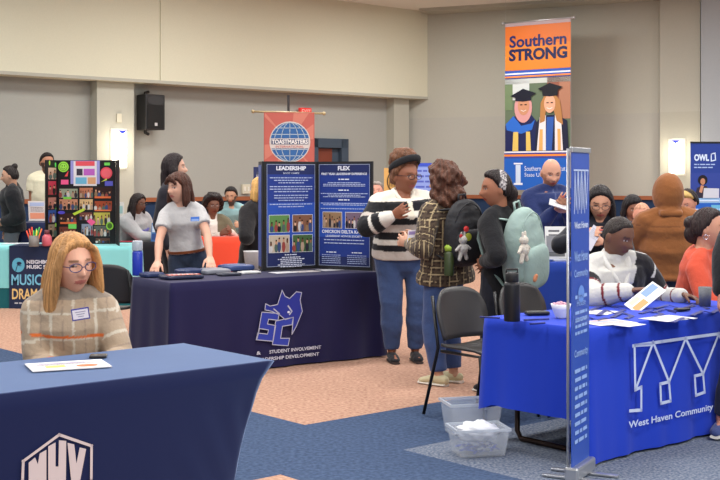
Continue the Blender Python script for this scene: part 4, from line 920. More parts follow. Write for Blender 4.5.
for side in (1,):
    fl = Flat(P1+nn*.0045, d, UP, .0008); W_ = wd
    z = H-.10
    for k_ in range(4):
        x0 = W_*(.10+.2*k_); fl.line([(x0, z-.22), (x0+.01, z-.0), (x0+W_*.1, z-.2), (x0+W_*.2, z)], .008, (200,214,245), 1)
    fl.line([(W_*.08, z), (W_*.92, z)], .008, (200,214,245), 1)
    fl.text('West Haven', W_/2, z-.30, w=W_*.8, h=.035, col=(210,222,248), l=1, align='C', bold=.02)
    fl.text('West Haven', W_/2, z-.47, w=W_*.8, h=.055, col=LT, l=1, align='C', bold=.02)
    fl.text('Community', W_/2, z-.56, w=W_*.8, h=.05, col=LT, l=1, align='C', bold=.02)
    for q, zz_ in enumerate((z-.66, z-.78)): fl.words(W_*.15, W_*.85, zz_, .018, LT, 1)
    fl.text('House', W_/2, z-.70, w=W_*.5, h=.035, col=LT, l=1, align='C')
    z2 = .95
    fl.oval(W_/2, z2, W_*.18, .045, (110,150,225), 1)
    for k_ in range(4): fl.words(W_*.15, W_*.85, z2-.10-.035*k_, .016, LT, 1)
    fl.text('Community', W_/2, .62, w=W_*.78, h=.05, col=LT, l=1, align='C', bold=.02)
    for k_ in range(9): fl.words(W_*(.12+.02*(k_ % 2)), W_*.84, .55-.045*k_, .02, LT, 1)
    fl.build('lettering', r)
# ---------------------------------------------------------------- things on the bright blue table
Z = TOP+.002
def tp(px, py, z=None):                                   # point on a table top seen in column px, row py
    z = Z if z is None else z; s = (py-HY)/(HC-z); return V(((px-360)/s, F/s, z))
def lath(name, c, prof, m, label, cat, parent=None, group=None, n=24):
    o = MB().lathe(c, prof, n).build(name, m, parent, origin=None if parent else V(c), smooth=True, bevel=0)
    return tag(o, label, cat, group) if label else o
c = tp(512, 321); MBK_ = mat('matte_black_steel', (28,28,32), .4, .3)
r = empty('thermos', c, 'tall matte black thermos bottle on the left end of the bright blue table', 'bottle')
lath('bottle_body', c, [(.0,0),(.044,0),(.046,.006),(.046,.20),(.040,.222),(.0,.223)], MBK_, None, None, r)
lath('cap', c+UP*.222, [(0,0),(.036,0),(.038,.004),(.038,.045),(.034,.052),(0,.053)], mat('black_cap', (18,18,20), .5), None, None, r)
mb = MB(); mb.tube([c+V((-.03,0,.265)), c+V((-.032,0,.292)), c+V((.032,0,.292)), c+V((.03,0,.265))], [.007]*4, 8); mb.build('carry_loop', BLK, r, smooth=True)
c = tp(561, 318)
r = empty('candy_bowl', c, 'white bowl of pink candies beside the blue roll-up banner', 'bowl')
lath('bowl', c, [(0,0),(.03,0),(.034,.008),(.05,.05),(.060,.082),(.056,.082),(.045,.05),(.03,.016),(0,.014)], mat('white_glaze', (226,226,230), .3), None, None, r)
mb = MB()
for k_ in range(34):
    a_ = random.uniform(0, 6.28); q = random.uniform(0, .046); mb.ball(c+V((q*math.cos(a_), q*math.sin(a_), .078+random.uniform(-.006,.014)*(1-q/.06))), (.011,.008,.007), 8)
tag(mb.build('candies', mat('pink_candy', (206,160,180), .4, var=.35, bscale=60), smooth=True), 'pink and white wrapped candies heaped in the white bowl', 'candies', kind='stuff')
def sheet(name, c, w_, h_, ang, label, cat, draw=None, base=(226,226,228), tilt=0, group=None, th=.002, ax=None, ay=None):
    ax = ax or dirv(ang); ay = ay or V((-ax.y, ax.x, 0)); n_ = ax.cross(ay).normalized(); mb = MB(); mb.box(c+n_*th/2, w_, h_, th, ax, ay, n_, col=base)
    fl = Flat(c-ax*w_/2-ay*h_/2+n_*th, ax, ay, .0006)
    if draw: draw(fl, w_, h_)
    mb.v += []; o_ = len(mb.v); mb.add(fl.mb.v, [], None); mb.f += [[i+o_ for i in f] for f in fl.mb.f]; mb.c += fl.mb.c
    return tag(mb.build(name, PRINT(), origin=c), label, cat, group)
def dr_text(cols=((90,120,200),), bars=8, tcol=(150,150,160)):
    def f(fl, w_, h_):
        y = h_*.92
        for cc in cols: fl.rect(w_*.08, y-h_*.14, w_*.92, y, cc, 1); y -= h_*.18
        for k_ in range(bars):
            y -= h_*.07
            if y > h_*.05: fl.words(w_*.1, w_*.9, y, h_*.025, tcol, 1)
    return f
sheet('flyer', tp(607, 322.5), .28, .2, 30, 'pale printed flyer flat on the bright blue table, nearest the banner', 'flyer', dr_text(((206,170,160),(150,170,215)), 6, (170,120,130)))
sheet('paper_sheet', tp(668, 318.5), .28, .2, 38, 'white paper sheet flat under the watch hand', 'paper', dr_text(((200,205,220),), 7))
sheet('paper_sheet', tp(600, 312.5), .22, .16, 60, 'white paper sheet beside the pullover elbow', 'paper', dr_text((), 6))
sheet('paper_sheet', tp(630, 325.5)+UP*.003, .16, .1, 42, 'small white paper sheet at the front edge of the bright blue table', 'paper', dr_text((), 3))
# sheet held upright by the man
c = tp(645, 309)+UP*.07; ax = V((.75,.2,.546)).normalized(); ay = V((-.35,-.6,.7)).normalized().cross(ax).normalized()
sheet('brochure', c, .24, .12, 0, 'open brochure with orange pictures held tilted by the seated man', 'brochure', lambda fl, w_, h_: (fl.rect(w_*.05,h_*.1,w_*.45,h_*.5,(222,150,90),1), fl.rect(w_*.52,h_*.45,w_*.95,h_*.9,(120,150,215),1), fl.rect(w_*.1,h_*.6,w_*.4,h_*.9,(214,190,170),1), [fl.words(w_*.5,w_*.95,h_*(.1+.08*k_),h_*.03,(150,150,160),1) for k_ in range(4)]), ax=ax, ay=ay)
BLN = mat('royal_blue_strap', (20,32,112), .6)
def strap(pts, label, w_=.016, m=None, name='lanyard', cat='lanyard', group='blue lanyards on the bright blue table'):
    mb = MB(); mb.tube([tp(*p)+UP*(.004+.004*math.sin(i*2)) for i, p in enumerate(pts)], [(w_, .002)]*len(pts), 6, side=V((0,0,1)).cross(V((1,.2,0)))); return tag(mb.build(name, m or BLN), label, cat, group)
lan = [([(590,311),(604,306),(618,308)], 'blue lanyard against the pullover elbow'),([(640,314),(652,311),(662,314),(654,317)], 'blue lanyard looped between the tilted brochure and the white sheet'),([(590,318),(598,321),(606,318)], 'blue lanyard beside the roll-up banner'),([(686,308),(696,304),(708,309)], 'blue lanyard before the pen cup'),([(672,323),(684,319),(696,320)], 'blue lanyard hanging near the front edge by the white sheet'),
([(598,316),(606,311),(616,314),(624,310),(614,309)], 'blue lanyard coiled below the sleeve of the seated man'),
       ([(612,318),(622,313),(632,316),(626,319)], 'blue lanyard under the tilted brochure'),
       ([(655,309),(668,306),(682,309),(694,306)], 'blue lanyard stretched behind the watch hand'),
       ([(652,313),(664,310),(676,313)], 'blue lanyard beside the white sheet under the watch hand'),
       ([(692,316),(702,312),(712,313),(718,310)], 'blue lanyard at the right edge beside the black sleeve')]
for p, l in lan: strap(p, l)
for p, l in (([(480,318),(492,321),(500,319)], 'blue pen lying left of the black thermos'), ([(524,321),(538,322),(549,320)], 'blue pen lying between thermos and candy bowl'), ([(530,325),(545,324)], 'short blue pen at the front left corner of the bright blue table')):
    mb = MB(); mb.tube([tp(*q)+UP*.006 for q in (p[0], p[-1])], [.0055,.0045], 8); tag(mb.build('pen', BLN), l, 'pen', 'pens on the bright blue table')
c = tp(537, 315); mb = MB(); mb.box(c+UP*.012, .14, .07, .022, dirv(10), dirv(100)); o = tag(mb.build('eyeglass_case', mat('black_case', (26,26,28), .4), bevel=.008), 'flat black case between the thermos and the candy bowl', 'case')
mb = MB(); mb.box(tp(682,311)+UP*.01, .1, .05, .016, dirv(30), dirv(120)); tag(mb.build('stapler', BLK, bevel=.006), 'small black stapler behind the watch hand', 'stapler')
# mesh pen cup behind right
c = tp(705, 306); lath('pen_cup', c, [(.0,0),(.035,0),(.042,.12),(.039,.12),(.032,.005),(0,.005)], mat('silver_mesh', (120,122,126), .5, .2, bump=.5, bscale=200), 'silver mesh pen cup between the orange sweater and the black sleeve', 'cup')
# ---------------------------------------------------------------- near navy table
sheet('brochure', tp(68, 366.5)+UP*.003, .33, .22, 24, 'white brochure with orange and yellow pictures on the near navy table', 'brochure', lambda fl, w_, h_: (fl.oval(w_*.72,h_*.3,w_*.14,h_*.16,(226,120,80),1), fl.rect(w_*.2,h_*.25,w_*.45,h_*.5,(224,200,110),1), fl.rect(w_*.15,h_*.72,w_*.75,h_*.8,(170,150,190),1), [fl.words(w_*.1,w_*.9,h_*(.56+.05*k_),h_*.02,(150,150,160),1) for k_ in range(3)]), (232,230,232), th=.004)
sheet('brochure', tp(52, 371)+UP*.0, .2, .1, 12, 'white brochure under the one with orange pictures', 'brochure', None, (222,220,224), th=.003) if False else None
c = tp(98.5, 357.5); ph = dirv(8); mb = MB(); mb.box(c+UP*.007, .078, .15*.5, .010, ph, V((-ph.y, ph.x, 0))); o = tag(mb.build('smartphone', mat('phone_case', (40,38,42), .3), bevel=.004), 'dark smartphone lying behind the brochure on the near navy table', 'phone')
mb = MB(); mb.box(c+UP*.0125, .068, .065, .001, ph, V((-ph.y, ph.x, 0))); mb.build('screen', mat('phone_glass', (90,96,100), .1), o)
# ---------------------------------------------------------------- indigo table
BLUE_B = mat('blue_bottle', (38,60,176), .3); CLID = mat('clear_lid', (190,196,205), .2, alpha=.75)
c = tp(137.5, 275.5)
r = empty('water_bottle', c, 'bright blue water bottle with clear lid on the left end of the indigo table', 'bottle')
lath('bottle_body', c, [(0,0),(.040,0),(.043,.008),(.043,.19),(.036,.205),(0,.206)], BLUE_B, None, None, r)
lath('lid', c+UP*.205, [(0,0),(.04,0),(.044,.01),(.044,.075),(.038,.085),(0,.086)], CLID, None, None, r)
def folded(px, py, w_, d_, h, ang, col, label, draw=None, z0=0):
    c = tp(px, py)+UP*z0; a = dirv(ang); b = V((-a.y, a.x, 0)); mb = MB(); vs = []; h *= 1.5
    N_, M_ = 18, 12
    for q in sph(N_, M_):
        e = lambda t: math.copysign(abs(t)**.35, t); vs.append(c+a*(e(q[0])*w_/2)+b*(e(q[1])*d_/2)+UP*(h/2+math.copysign(abs(q[2])**.5, q[2])*h/2+.004*math.sin(q[0]*9+q[1]*5)))
    mb.add(vs, grid_faces(N_, M_), col)
    if draw:
        fl = Flat(c-a*w_/2-b*d_/2+UP*(h+.002), a, b, .0008); draw(fl, w_, d_); o_ = len(mb.v); mb.v += fl.mb.v; mb.f += [[i+o_ for i in f] for f in fl.mb.f]; mb.c += fl.mb.c
    return tag(mb.build('folded_shirt', PRINT(), origin=c), label, 'shirt', 'folded shirts on the indigo table')
folded(152, 277, .18, .16, .025, 35, (44,54,92), 'folded dark blue shirt beside the blue water bottle')
folded(181, 278.5, .34, .24, .022, 30, (34,40,66), 'folded navy shirt with orange and white lettering, front of the shirts', lambda fl, w_, d_: (fl.rect(w_*.1,d_*.12,w_*.9,d_*.5,(232,92,58),1), [fl.rect(w_*(.14+.11*k_),d_*.2,w_*(.14+.11*k_)+w_*.06,d_*.42,(240,232,228),2) for k_ in range(7)], fl.rect(w_*.2,d_*.6,w_*.8,d_*.66,(225,220,225),1)))
folded(190, 274, .22, .2, .03, 40, (40,54,92), 'folded slate blue shirt behind the orange lettered one')
folded(213, 273.5, .26, .24, .028, 32, (128,130,140), 'folded light grey shirt under the left hand of the grey t-shirt woman')
folded(236, 270.5, .28, .24, .035, 35, (58,76,124), 'folded denim blue shirt left of the display boards')
folded(229, 275.5, .2, .12, .014, 32, (44,48,64), 'flat dark shirt in front of the light grey one')
folded(249, 273.5, .2, .1, .012, 32, (196,196,196), 'folded white shirt touching the foot of the display boards')
for (px, py, an, l) in ((283,272.5,35,'white sheet flat below the left display panel'), (306,271.5,30,'cream sheet flat below the panel hinge'), (330,270,40,'white sheet flat below the right display panel')):
    sheet('paper_sheet', tp(px, py), .21, .15, an, l, 'paper', None, (214,206,204) if 'cream' in l else (226,226,230))
# display boards
def board(p0, p1, ztop, zbot, parent, name, draw):
    d = (p1-p0); w_ = d.length; d = d.normalized(); n_ = V((d.y, -d.x, 0)); mb = MB(); h_ = ztop-zbot
    q = (p0+p1)/2+UP*(zbot+h_/2); mb.box(q, w_, .02, h_, d, n_); o = mb.build(name, mat('black_board_frame', (22,22,26), .5), parent)
    fl = Flat(p0+n_*.0115+UP*zbot, d, UP, .001); draw(fl, w_, h_); fl.build('printed_sheet', o); return o
BB = HC-(268-HY)/114
def pos(px, s): return gp(px, s)
r = empty('display_board', pos(317, 113)+UP*BB, 'black framed folding display board with blue leadership posters on the indigo table', 'display board')
def lead(fl, w_, h_):
    fl.rect(.022,.03,w_-.022,h_-.022,(34,44,92),1); fl.rect(.028,.16*h_,w_-.028,h_*.88,(36,58,136),2); fl.rect(.028,.30*h_,w_-.028,h_*.62,(44,82,176),3)
    fl.line([(.026,.034),(w_-.026,.034),(w_-.026,h_-.026),(.026,h_-.026)], .0035, (170,180,205), 4, True)
    fl.text('LEADERSHIP', w_/2, h_*.918, w=w_*.56, h=.038, col=(226,228,240), l=5, align='C', bold=.04)
    fl.text('BOOT CAMPS', w_/2, h_*.885, w=w_*.3, h=.014, col=(190,196,220), l=5, align='C', bold=.02)
    y = h_*.845
    for k_ in range(11):
        fl.words(w_*.10, w_*.9, y, .008, (178,190,225), 5, random.choice((1,1,.8,.6))); y -= h_*.023+(h_*.012 if k_ % 3 == 2 else 0)
    for i, (x0, y0) in enumerate(((.09,.33),(.53,.33),(.09,.145+.0),(.53,.145))):
        X0, Y0 = w_*x0, h_*(y0+.02); fl.rect(X0-.004,Y0-.004,X0+w_*.37+.004,Y0+h_*.155+.004,(226,226,232),5)
        fl.photo(X0, Y0, X0+w_*.37, Y0+h_*.155, 6, [(96,140,80),(130,90,70),(196,180,160),(70,100,60)][i], 5)
    fl.words(w_*.38, w_*.62, h_*.135, .009, (214,218,235), 5)
    for k_ in range(6): fl.words(w_*.25, w_*.75, h_*(.112-.017*k_), .008, (214,218,235), 5, random.choice((1,.8,.7)))
def flex(fl, w_, h_):
    fl.rect(.022,.03,w_-.022,h_-.022,(34,44,92),1); fl.rect(.028,.12*h_,w_-.028,h_*.88,(36,58,136),2); fl.rect(.028,.30*h_,w_-.028,h_*.62,(44,82,176),3)
    fl.line([(.026,.034),(w_-.026,.034),(w_-.026,h_-.026),(.026,h_-.026)], .0035, (170,180,205), 4, True)
    fl.text('FLEX', w_/2, h_*.918, w=w_*.22, h=.038, col=(226,228,240), l=5, align='C', bold=.04)
    fl.text('FIRST YEAR LEADERSHIP EXPERIENCE', w_/2, h_*.875, w=w_*.82, h=.02, col=(220,224,240), l=5, align='C', bold=.03)
    for y in (.83,.73,.64): fl.words(w_*.4, w_*.6, h_*y, .01, (220,224,240), 5)
    for y in (.80,.785,.77,.70,.685,.67,.61,.595,.56): fl.words(w_*.08, w_*.92, h_*y, .007, (178,190,225), 5, random.choice((1,.9,.7)))
    for i, x0 in enumerate((.12,.53)):
        X0, Y0 = w_*x0, h_*.385; fl.rect(X0-.004,Y0-.004,X0+w_*.34+.004,Y0+h_*.145+.004,(226,226,232),5); fl.photo(X0, Y0, X0+w_*.34, Y0+h_*.145, 6, [(150,120,90),(120,100,120)][i], 7)
    fl.text('OMICRON DELTA KAPPA', w_/2, h_*.335, w=w_*.8, h=.03, col=(226,228,240), l=5, align='C', bold=.03)
    fl.text('LEADERSHIP HONOR SOCIETY', w_/2, h_*.30, w=w_*.66, h=.018, col=(220,224,240), l=5, align='C', bold=.02)
    for y in (.27,.24): fl.words(w_*.14, w_*.86, h_*y, .008, (190,200,230), 5)
    for x0, x1 in ((.1,.44),(.56,.9)):
        fl.words(w_*(x0+.08), w_*(x1-.08), h_*.155, .009, (220,224,240), 5)
        for k_ in range(5): fl.words(w_*x0, w_*x1, h_*(.13-.018*k_), .006, (170,182,220), 5)
ZT = HC-(161.5-HY)/114
board(pos(263.5,115.5), pos(316.5,112.5), ZT, TOP+.006, r, 'left_panel', lead)
board(pos(317.5,112.5), pos(373,115.5), ZT, TOP+.006, r, 'right_panel', flex)
board(pos(259.5,112.2), pos(263,115.5), ZT, TOP+.006, r, 'side_panel', lambda fl, w_, h_: fl.rect(.02,.03,w_-.02,h_-.03,(60,84,160),1))
mb = MB(); 
for zq in (.9,1.2,1.55): mb.tube([pos(317,112.3)+UP*(zq-.03), pos(317,112.3)+UP*(zq+.03)], [.012]*2, 8)
mb.build('hinge', BLK, r)
# ---------------------------------------------------------------- behind the indigo table
c = V(((252-360)/86, F/86, HC-(275-HY)/86)); 
c = V(((252.5-360)/104, F/104, HC-(278-HY)/104))
r = empty('drink_table', V((c.x, c.y, 0)), 'small dark side table holding the white lattice cup behind the folded shirts', 'table')
mb = MB(); mb.box(V((c.x, c.y, c.z-.015)), .4, .3, .03); mb.build('tabletop', mat('dark_top', (50,44,56), .5), r); mb = MB(); mb.tube([V((c.x, c.y, .03)), V((c.x, c.y, c.z-.03))], [.03,.03]); mb.build('pedestal', BLK, r); mb = MB(); mb.lathe(V((c.x, c.y, 0)), [(0,0),(.2,0),(.19,.02),(.03,.03),(0,.03)]); mb.build('foot', BLK, r)
lath('paper_cup', c, [(0,0),(.06,0),(.085,.25),(.09,.26),(.082,.26),(.05,.01),(0,.01)], mat('white_lattice_cup', (214,212,214), .6, bump=.5, bscale=50), 'white lattice cup just left of the blue display boards', 'cup')
# brown easel, yellow box and red papers on the orange-red table
zr = HC-(237-HY)/80; rY = F/80
def rt(px, py, dy=0): s = (py-HY)/(HC-zr); return V(((px-360)/s, F/s, zr))
mb = MB(); c = V(((243-360)/79, F/79+.15, zr+.002)); q = [c+V((-.06,-.06,0)), c+V((.09,-.02,0)), c+V((.05,-.03,.26)), c+V((-.04,.12,0)), c+V((.12,.12,0)), c+V((.052,.0,.26))]
mb.add(q, [[0,1,2],[3,5,4],[0,2,5,3],[1,4,5,2],[0,3,4,1]]); tag(mb.build('easel_stand', mat('red_brown_wood', (140,70,44), .5, var=.2, bscale=10)), 'small red-brown wooden stand on the orange-red table', 'stand')
mb = MB(); c = V(((246-360)/77, F/77+.2, zr+.002)); mb.box(c+UP*.15, .13, .1, .30, col=(224,220,214)); mb.box(c+UP*.335, .15, .12, .07, col=(226,180,70)); tag(mb.build('snack_box', PRINT()), 'white box with yellow top behind the red-brown stand', 'box')
sheet('paper_sheet', V(((214-360)/80, F/80+.15, zr+.003)), .25, .16, 5, 'red and white sheet on the orange-red table in front of the olive jacket', 'paper', lambda fl, w_, h_: fl.rect(0,0,w_,h_*.5,(214,50,44),1))
sheet('folder', V(((122-360)/80+.02, F/80+.34, HC-(243-HY)/80+.003)), .22, .16, 0, 'red folder on the black cloth before the grey hoodie', 'folder', None, (206,70,84))
c = V(((154-360)/79, F/79+.12, HC-(243-HY)/80+.003)); fl = Flat(c+V((-.06,0,0)), V((1,0,0)), V((0,.25,.97)), .002); fl.rect(0,0,.13,.24,(60,110,170),0); fl.rect(.01,.12,.12,.22,(190,205,222),1); fl.rect(.01,.02,.12,.1,(40,70,130),1); tag(fl.build('table_sign'), 'small blue and white table sign between the grey hoodie and the grey t-shirt', 'sign')
# ---------------------------------------------------------------- music table things
zm = mt+.002
def mp_(px, py): s = (py-HY)/(HC-zm); return V(((px-360)/s, F/s, zm))
r = empty('trifold_board', V(((86-360)/82, F/82, zm)), 'black trifold board covered in photos, neon stickers and a smiley', 'display board')
ztp = HC-(160-HY)/82.5
a0, a1, a2 = gp(57.5, 81.6), gp(115.5, 81.6), gp(45.5, 83.2)
def neon(fl, x, y, rx, ry, c_, l=4): fl.oval(x, y, rx, ry, c_, l, 14)
def triface(fl, w_, h_):
    fx = lambda px: (px-58)/57.5*w_; fy = lambda py: h_-(py-160)/88.0*h_
    BK = (24,22,26); fl.rect(0,0,w_,h_,BK,1)
    R = lambda x0, y0, x1, y1, c_, l=3: fl.rect(fx(x0), fy(y1), fx(x1), fy(y0), c_, l)
    R(71,160.5,100,185,(150,150,214),2); R(74,161,97,187,(222,220,226),3); R(76,161,95,166,(222,84,96),4); R(77,169,83,176,(60,56,70),4); R(84,169,95,176,(184,96,190),4); R(76,178,87,185,(110,180,214),4); R(88,178,96,185,(214,160,120),4)
    fl.oval(fx(64), fy(167), .065, .065, (150,222,70), 3); fl.oval(fx(64), fy(167), .048, .048, (60,90,34), 4); fl.oval(fx(64), fy(167), .043, .043, (156,226,80), 5)
    for dx in (-.014,.014): fl.oval(fx(64)+dx, fy(167)+.012, .006, .009, (40,60,24), 6, 8)
    fl.line([(fx(64)+.024*math.cos(t), fy(167)-.004+.022*math.sin(t)) for t in [math.pi*(1.1+.8*k_/6) for k_ in range(7)]], .005, (40,60,24), 6)
    fl.oval(fx(106.5), fy(173.5), .073, .073, (230,80,96), 3); fl.oval(fx(106.5), fy(173.5), .055, .055, (236,104,116), 4)
    R(61.5,180.5,69,185.5,(240,96,150)); R(104.5,162.5,110,165.5,(110,214,90)); R(105,182,113,187,(96,96,200)); fl.poly([(fx(65),fy(177)),(fx(69),fy(171)),(fx(68),fy(177))],(236,80,84),3); fl.poly([(fx(101),fy(183)),(fx(107),fy(179)),(fx(107),fy(181))],(200,214,90),5)
    ph = [(60,190,78,199.5,(150,160,140)),(80,189,93,199.5,(190,120,90)),(95,188.5,112,199.5,(50,24,24)),(60,201,78,212,(200,140,110)),(80,201,93,212,(214,180,130)),(95,203,112,213,(160,70,40)),(60,216,77,226,(60,30,24)),(80,215,92.5,223,(120,70,60)),(94,215,110,228,(190,180,80)),(82,227,93,239,(140,150,170)),(94,229,110,240,(90,96,90)),(60,230,76,240,(120,60,50)),(96,242,110,247,(90,60,50))]
    for x0,y0,x1,y1,c_ in ph: fl.photo(fx(x0), fy(y1), fx(x1), fy(y0), 3, c_, 5)
    R(95,198,111,200,(226,110,60),7); R(61,225,77,227,(226,110,60),7); R(95,212,111,213.5,(226,120,70),7)
    fl.poly([(fx(73),fy(216)),(fx(85),fy(210)),(fx(85),fy(213)),(fx(75),fy(218))],(196,222,70),8); R(64,198.5,72,201,(130,214,80),8); fl.oval(fx(62), fy(215), .045,.02,(90,80,210),8); fl.poly([(fx(87),fy(224)),(fx(91),fy(221)),(fx(96),fy(225)),(fx(92),fy(229))],(240,96,150),8)
    fl.oval(fx(110), fy(229), .045, .05, (150,214,70), 8); fl.oval(fx(110), fy(229), .03, .034, (70,110,40), 9); R(69,227,77,232,(120,222,100),8)
def triside(fl, w_, h_):
    fl.rect(0,0,w_,h_,(26,24,28),1); fy = lambda py: h_-(py-160)/88.0*h_
    for y0,y1,c_ in ((168,180,(200,170,150)),(182,196,(190,60,80)),(199,211,(180,120,110)),(212,225,(60,90,160)),(227,240,(160,140,120))): fl.photo(w_*.2, fy(y1), w_*.85, fy(y0), 3, c_, 2)
    fl.oval(w_*.3, fy(163), .02, .03, (160,214,70), 3, 8); fl.oval(w_*.8, fy(165), .02, .03, (90,214,100), 3, 8); fl.oval(w_*.8, fy(210), .02, .02, (110,214,90), 5, 8); fl.oval(w_*.8, fy(228), .02, .03, (150,214,80), 5, 8)
def brd(p0, p1, name, draw):
    d = (p1-p0); w_ = d.length; d = d.normalized(); n_ = V((d.y, -d.x, 0)); mb = MB(); h_ = ztp-zm; mb.box((p0+p1)/2+UP*(zm+h_/2)-n_*.004, w_, .008, h_, d, n_)
    o = mb.build(name, mat('black_card', (22,21,24), .7), r); fl = Flat(p0+n_*.002+UP*zm, d, UP, .0012); draw(fl, w_, h_); fl.build('photo_collage', o)
brd(a0, a1, 'center_panel', triface); brd(a2, a0, 'side_panel', triside)
brd(a1+V((.002,0,0)), gp(119, 84), 'wing_panel', lambda fl, w_, h_: None)
# marker cup
c = mp_(34, 246.6)
lath('marker_cup', c, [(0,0),(.055,0),(.058,.01),(.06,.13),(.054,.13),(.05,.012),(0,.01)], mat('grey_tin', (128,122,118), .5, .3), 'grey tin cup holding coloured markers on the teal table', 'cup')
for k_, (dx, c_) in enumerate(((-.085,(226,74,40)),(-.055,(226,90,50)),(-.03,(214,60,40)),(.0,(70,180,80)),(.03,(90,190,90)),(.06,(60,160,70)),(.04,(230,210,60)),(.09,(232,120,60)))):
    mb = MB(); p0 = c+V((dx*.35,.01*(k_ % 3-1),.03)); p1 = c+V((dx,.015*(k_ % 3-1),.19+.02*(k_ % 3))); o = mb.tube([p0, p1], [.009,.009], 8).build('marker', mat('marker_%d_%d' % c_[:2], c_, .5), smooth=True)
    tag(o, '%s marker standing in the grey tin cup, %s' % ({226:'orange-red',214:'red',70:'green',90:'green',60:'dark green',230:'yellow',232:'orange'}[c_[0]], ['leftmost','second from the left','third from the left','in the middle','right of the middle one','beneath the yellow one','beside the dark green one','rightmost'][k_]), 'marker', 'markers in the grey tin cup')
sheet('paper_sheet', mp_(16, 243.5), .30, .3, 3, 'white sheet flat on the teal table left of the marker cup', 'paper', dr_text((),6), (226,230,236)); sheet('paper_sheet', mp_(24, 245), .18, .1, -4, 'small white card before the marker cup', 'card', None, (230,232,236))
sheet('paper_sheet', mp_(42, 244.5), .12, .18, 10, 'small pale blue card right of the marker cup', 'card', None, (150,190,206))
c = mp_(47, 246); r = empty('jar', c, 'pink jar with a dark lid at the foot of the black trifold board', 'jar'); lath('jar_body', c, [(0,0),(.05,0),(.06,.03),(.055,.11),(.03,.14),(0,.14)], mat('pink_glass', (206,96,110), .4), None, None, r); lath('lid', c+UP*.14, [(0,0),(.03,0),(.03,.05),(0,.05)], mat('dark_lid', (110,50,60), .5), None, None, r)
zn = HC-(222-HY)/76+.003; c = V(((36.5-360)/75.5, F/75.5+.05, zn))
r = empty('sign_holder', c, 'white flyer with orange print in an upright clear holder by the cream t-shirt', 'sign'); fl = Flat(c+V((-.115,0,0.004)), V((1,0.05,0)).normalized(), V((-.09,.16,.98)).normalized(), .002)
fl.rect(0,0,.23,.27,(216,206,202),0); fl.rect(.02,.03,.21,.11,(232,150,120),1); fl.rect(.02,.2,.21,.25,(170,180,214),1)
for k_ in range(4): fl.words(.03,.2,.13+.016*k_,.007,(150,130,140),1)
fl.build('flyer', r); mb = MB(); mb.box(c+V((0,.05,.006)), .24, .14, .008); mb.build('base', CLID, r)
# ---------------------------------------------------------------- tall banners
def frect(fl, *a, **k): fl.rect(*a, **k)
# hanging banner with two graduates
pL = gp(505.5, 54.6); pR = gp(571, 56.6); d = pR-pL; w_ = d.length; d = d.normalized(); n_ = V((d.y, -d.x, 0)); zt = HC-(20.5-HY)/55.6; zb = HC-(190-HY)/55.6; h_ = zt-zb
r = empty('hanging_banner', (pL+pR)/2+UP*zb, 'tall orange and blue hanging banner with two graduates in caps', 'banner')
mb = MB(); mb.box((pL+pR)/2+UP*(zb+h_/2), w_, .01, h_, d, n_); mb.build('banner_panel', mat('banner_vinyl', (200,200,205), .5), r)
mb = MB(); mb.tube([pL-d*.05+UP*zt, pR+d*.06+UP*zt], [.02]*2, 8); mb.ball(pL-d*.05+UP*zt, .035, 10); mb.ball(pR+d*.06+UP*zt, .035, 10); mb.build('top_bar', SILV, r, smooth=True)
for q in (pL, pR): mb = MB(); mb.tube([q+UP*zt, q+UP*ZC], [.0015]*2, 6); mb.build('hanging_wire', SILV, r)
fl = Flat(pL+n_*.006+UP*zb, d, UP, .003); fx = lambda px: (px-505)/66*w_; fy = lambda py: h_-(py-22)/168*h_
R = lambda x0,y0,x1,y1,c_,l=1: fl.rect(fx(x0), fy(y1), fx(x1), fy(y0), c_, l)
OR = (240,140,52); BL = (44,84,176)
R(505,22,571,80,(214,112,44)); R(505,22,571,26,(176,156,160),2); R(505,45,571,70,(220,128,46),2)
fl.text('Southern', fx(509.5), fy(47.5), w=w_*.87, h=h_*.072, col=(26,36,96), l=3, bold=.025); fl.text('STRONG', fx(509), fy(61), w=w_*.89, h=h_*.072, col=(22,30,76), l=3, bold=.045)
R(505,70.5,571,73,BL,3); R(505,73,571,74.5,(225,225,235),3); R(505,74.5,571,76,BL,3); R(505,76,571,77.5,OR,3); R(505,77.5,571,79,(70,70,120),3)
R(505,79,571,151.5,(96,112,90),3); R(505,79,571,84,(190,196,190),4); R(505,79,530,100,(200,206,206),4); R(548,79,571,112,(150,92,74),4); R(505,84,513,110,(110,130,96),5); R(560,84,571,120,(170,120,96),5)
def oval(px, py, rx, ry, c_, l=6, n=22): fl.oval(fx(px), fy(py), rx/66*w_, ry/168*h_, c_, l, n)
def pg(pts, c_, l=6): fl.poly([(fx(a), fy(b)) for a, b in pts], c_, l)
# left graduate
pg([(505.3,151),(505.3,126),(512,118),(520,114),(532,115),(537.5,122),(538,151)],(28,36,84),6); pg([(506,124),(514,116),(522,126),(532,124),(536,120),(533,130),(522,134),(507,130)],(44,104,200),7)
pg([(514,132),(519,132),(519,151),(513,151)],(220,190,100),8); pg([(527,132),(531,132),(532,151),(527,151)],(220,190,100),8)
oval(524,108,9,15,(206,150,150),7); oval(524.5,106,6,9.5,(196,140,108),8); pg([(511,96),(524,89),(537.5,94),(525,101)],(22,24,40),10); pg([(516,96),(532,96),(532,101),(524,102),(516,101)],(26,28,46),9)
fl.line([(fx(521.5),fy(105)),(fx(522.8),fy(105))],.02,(60,40,36),9); fl.line([(fx(526),fy(105)),(fx(527.3),fy(105))],.02,(60,40,36),9); fl.line([(fx(522),fy(110.5)),(fx(524.5),fy(111.6)),(fx(527),fy(110.5))],.012,(232,222,214),9)
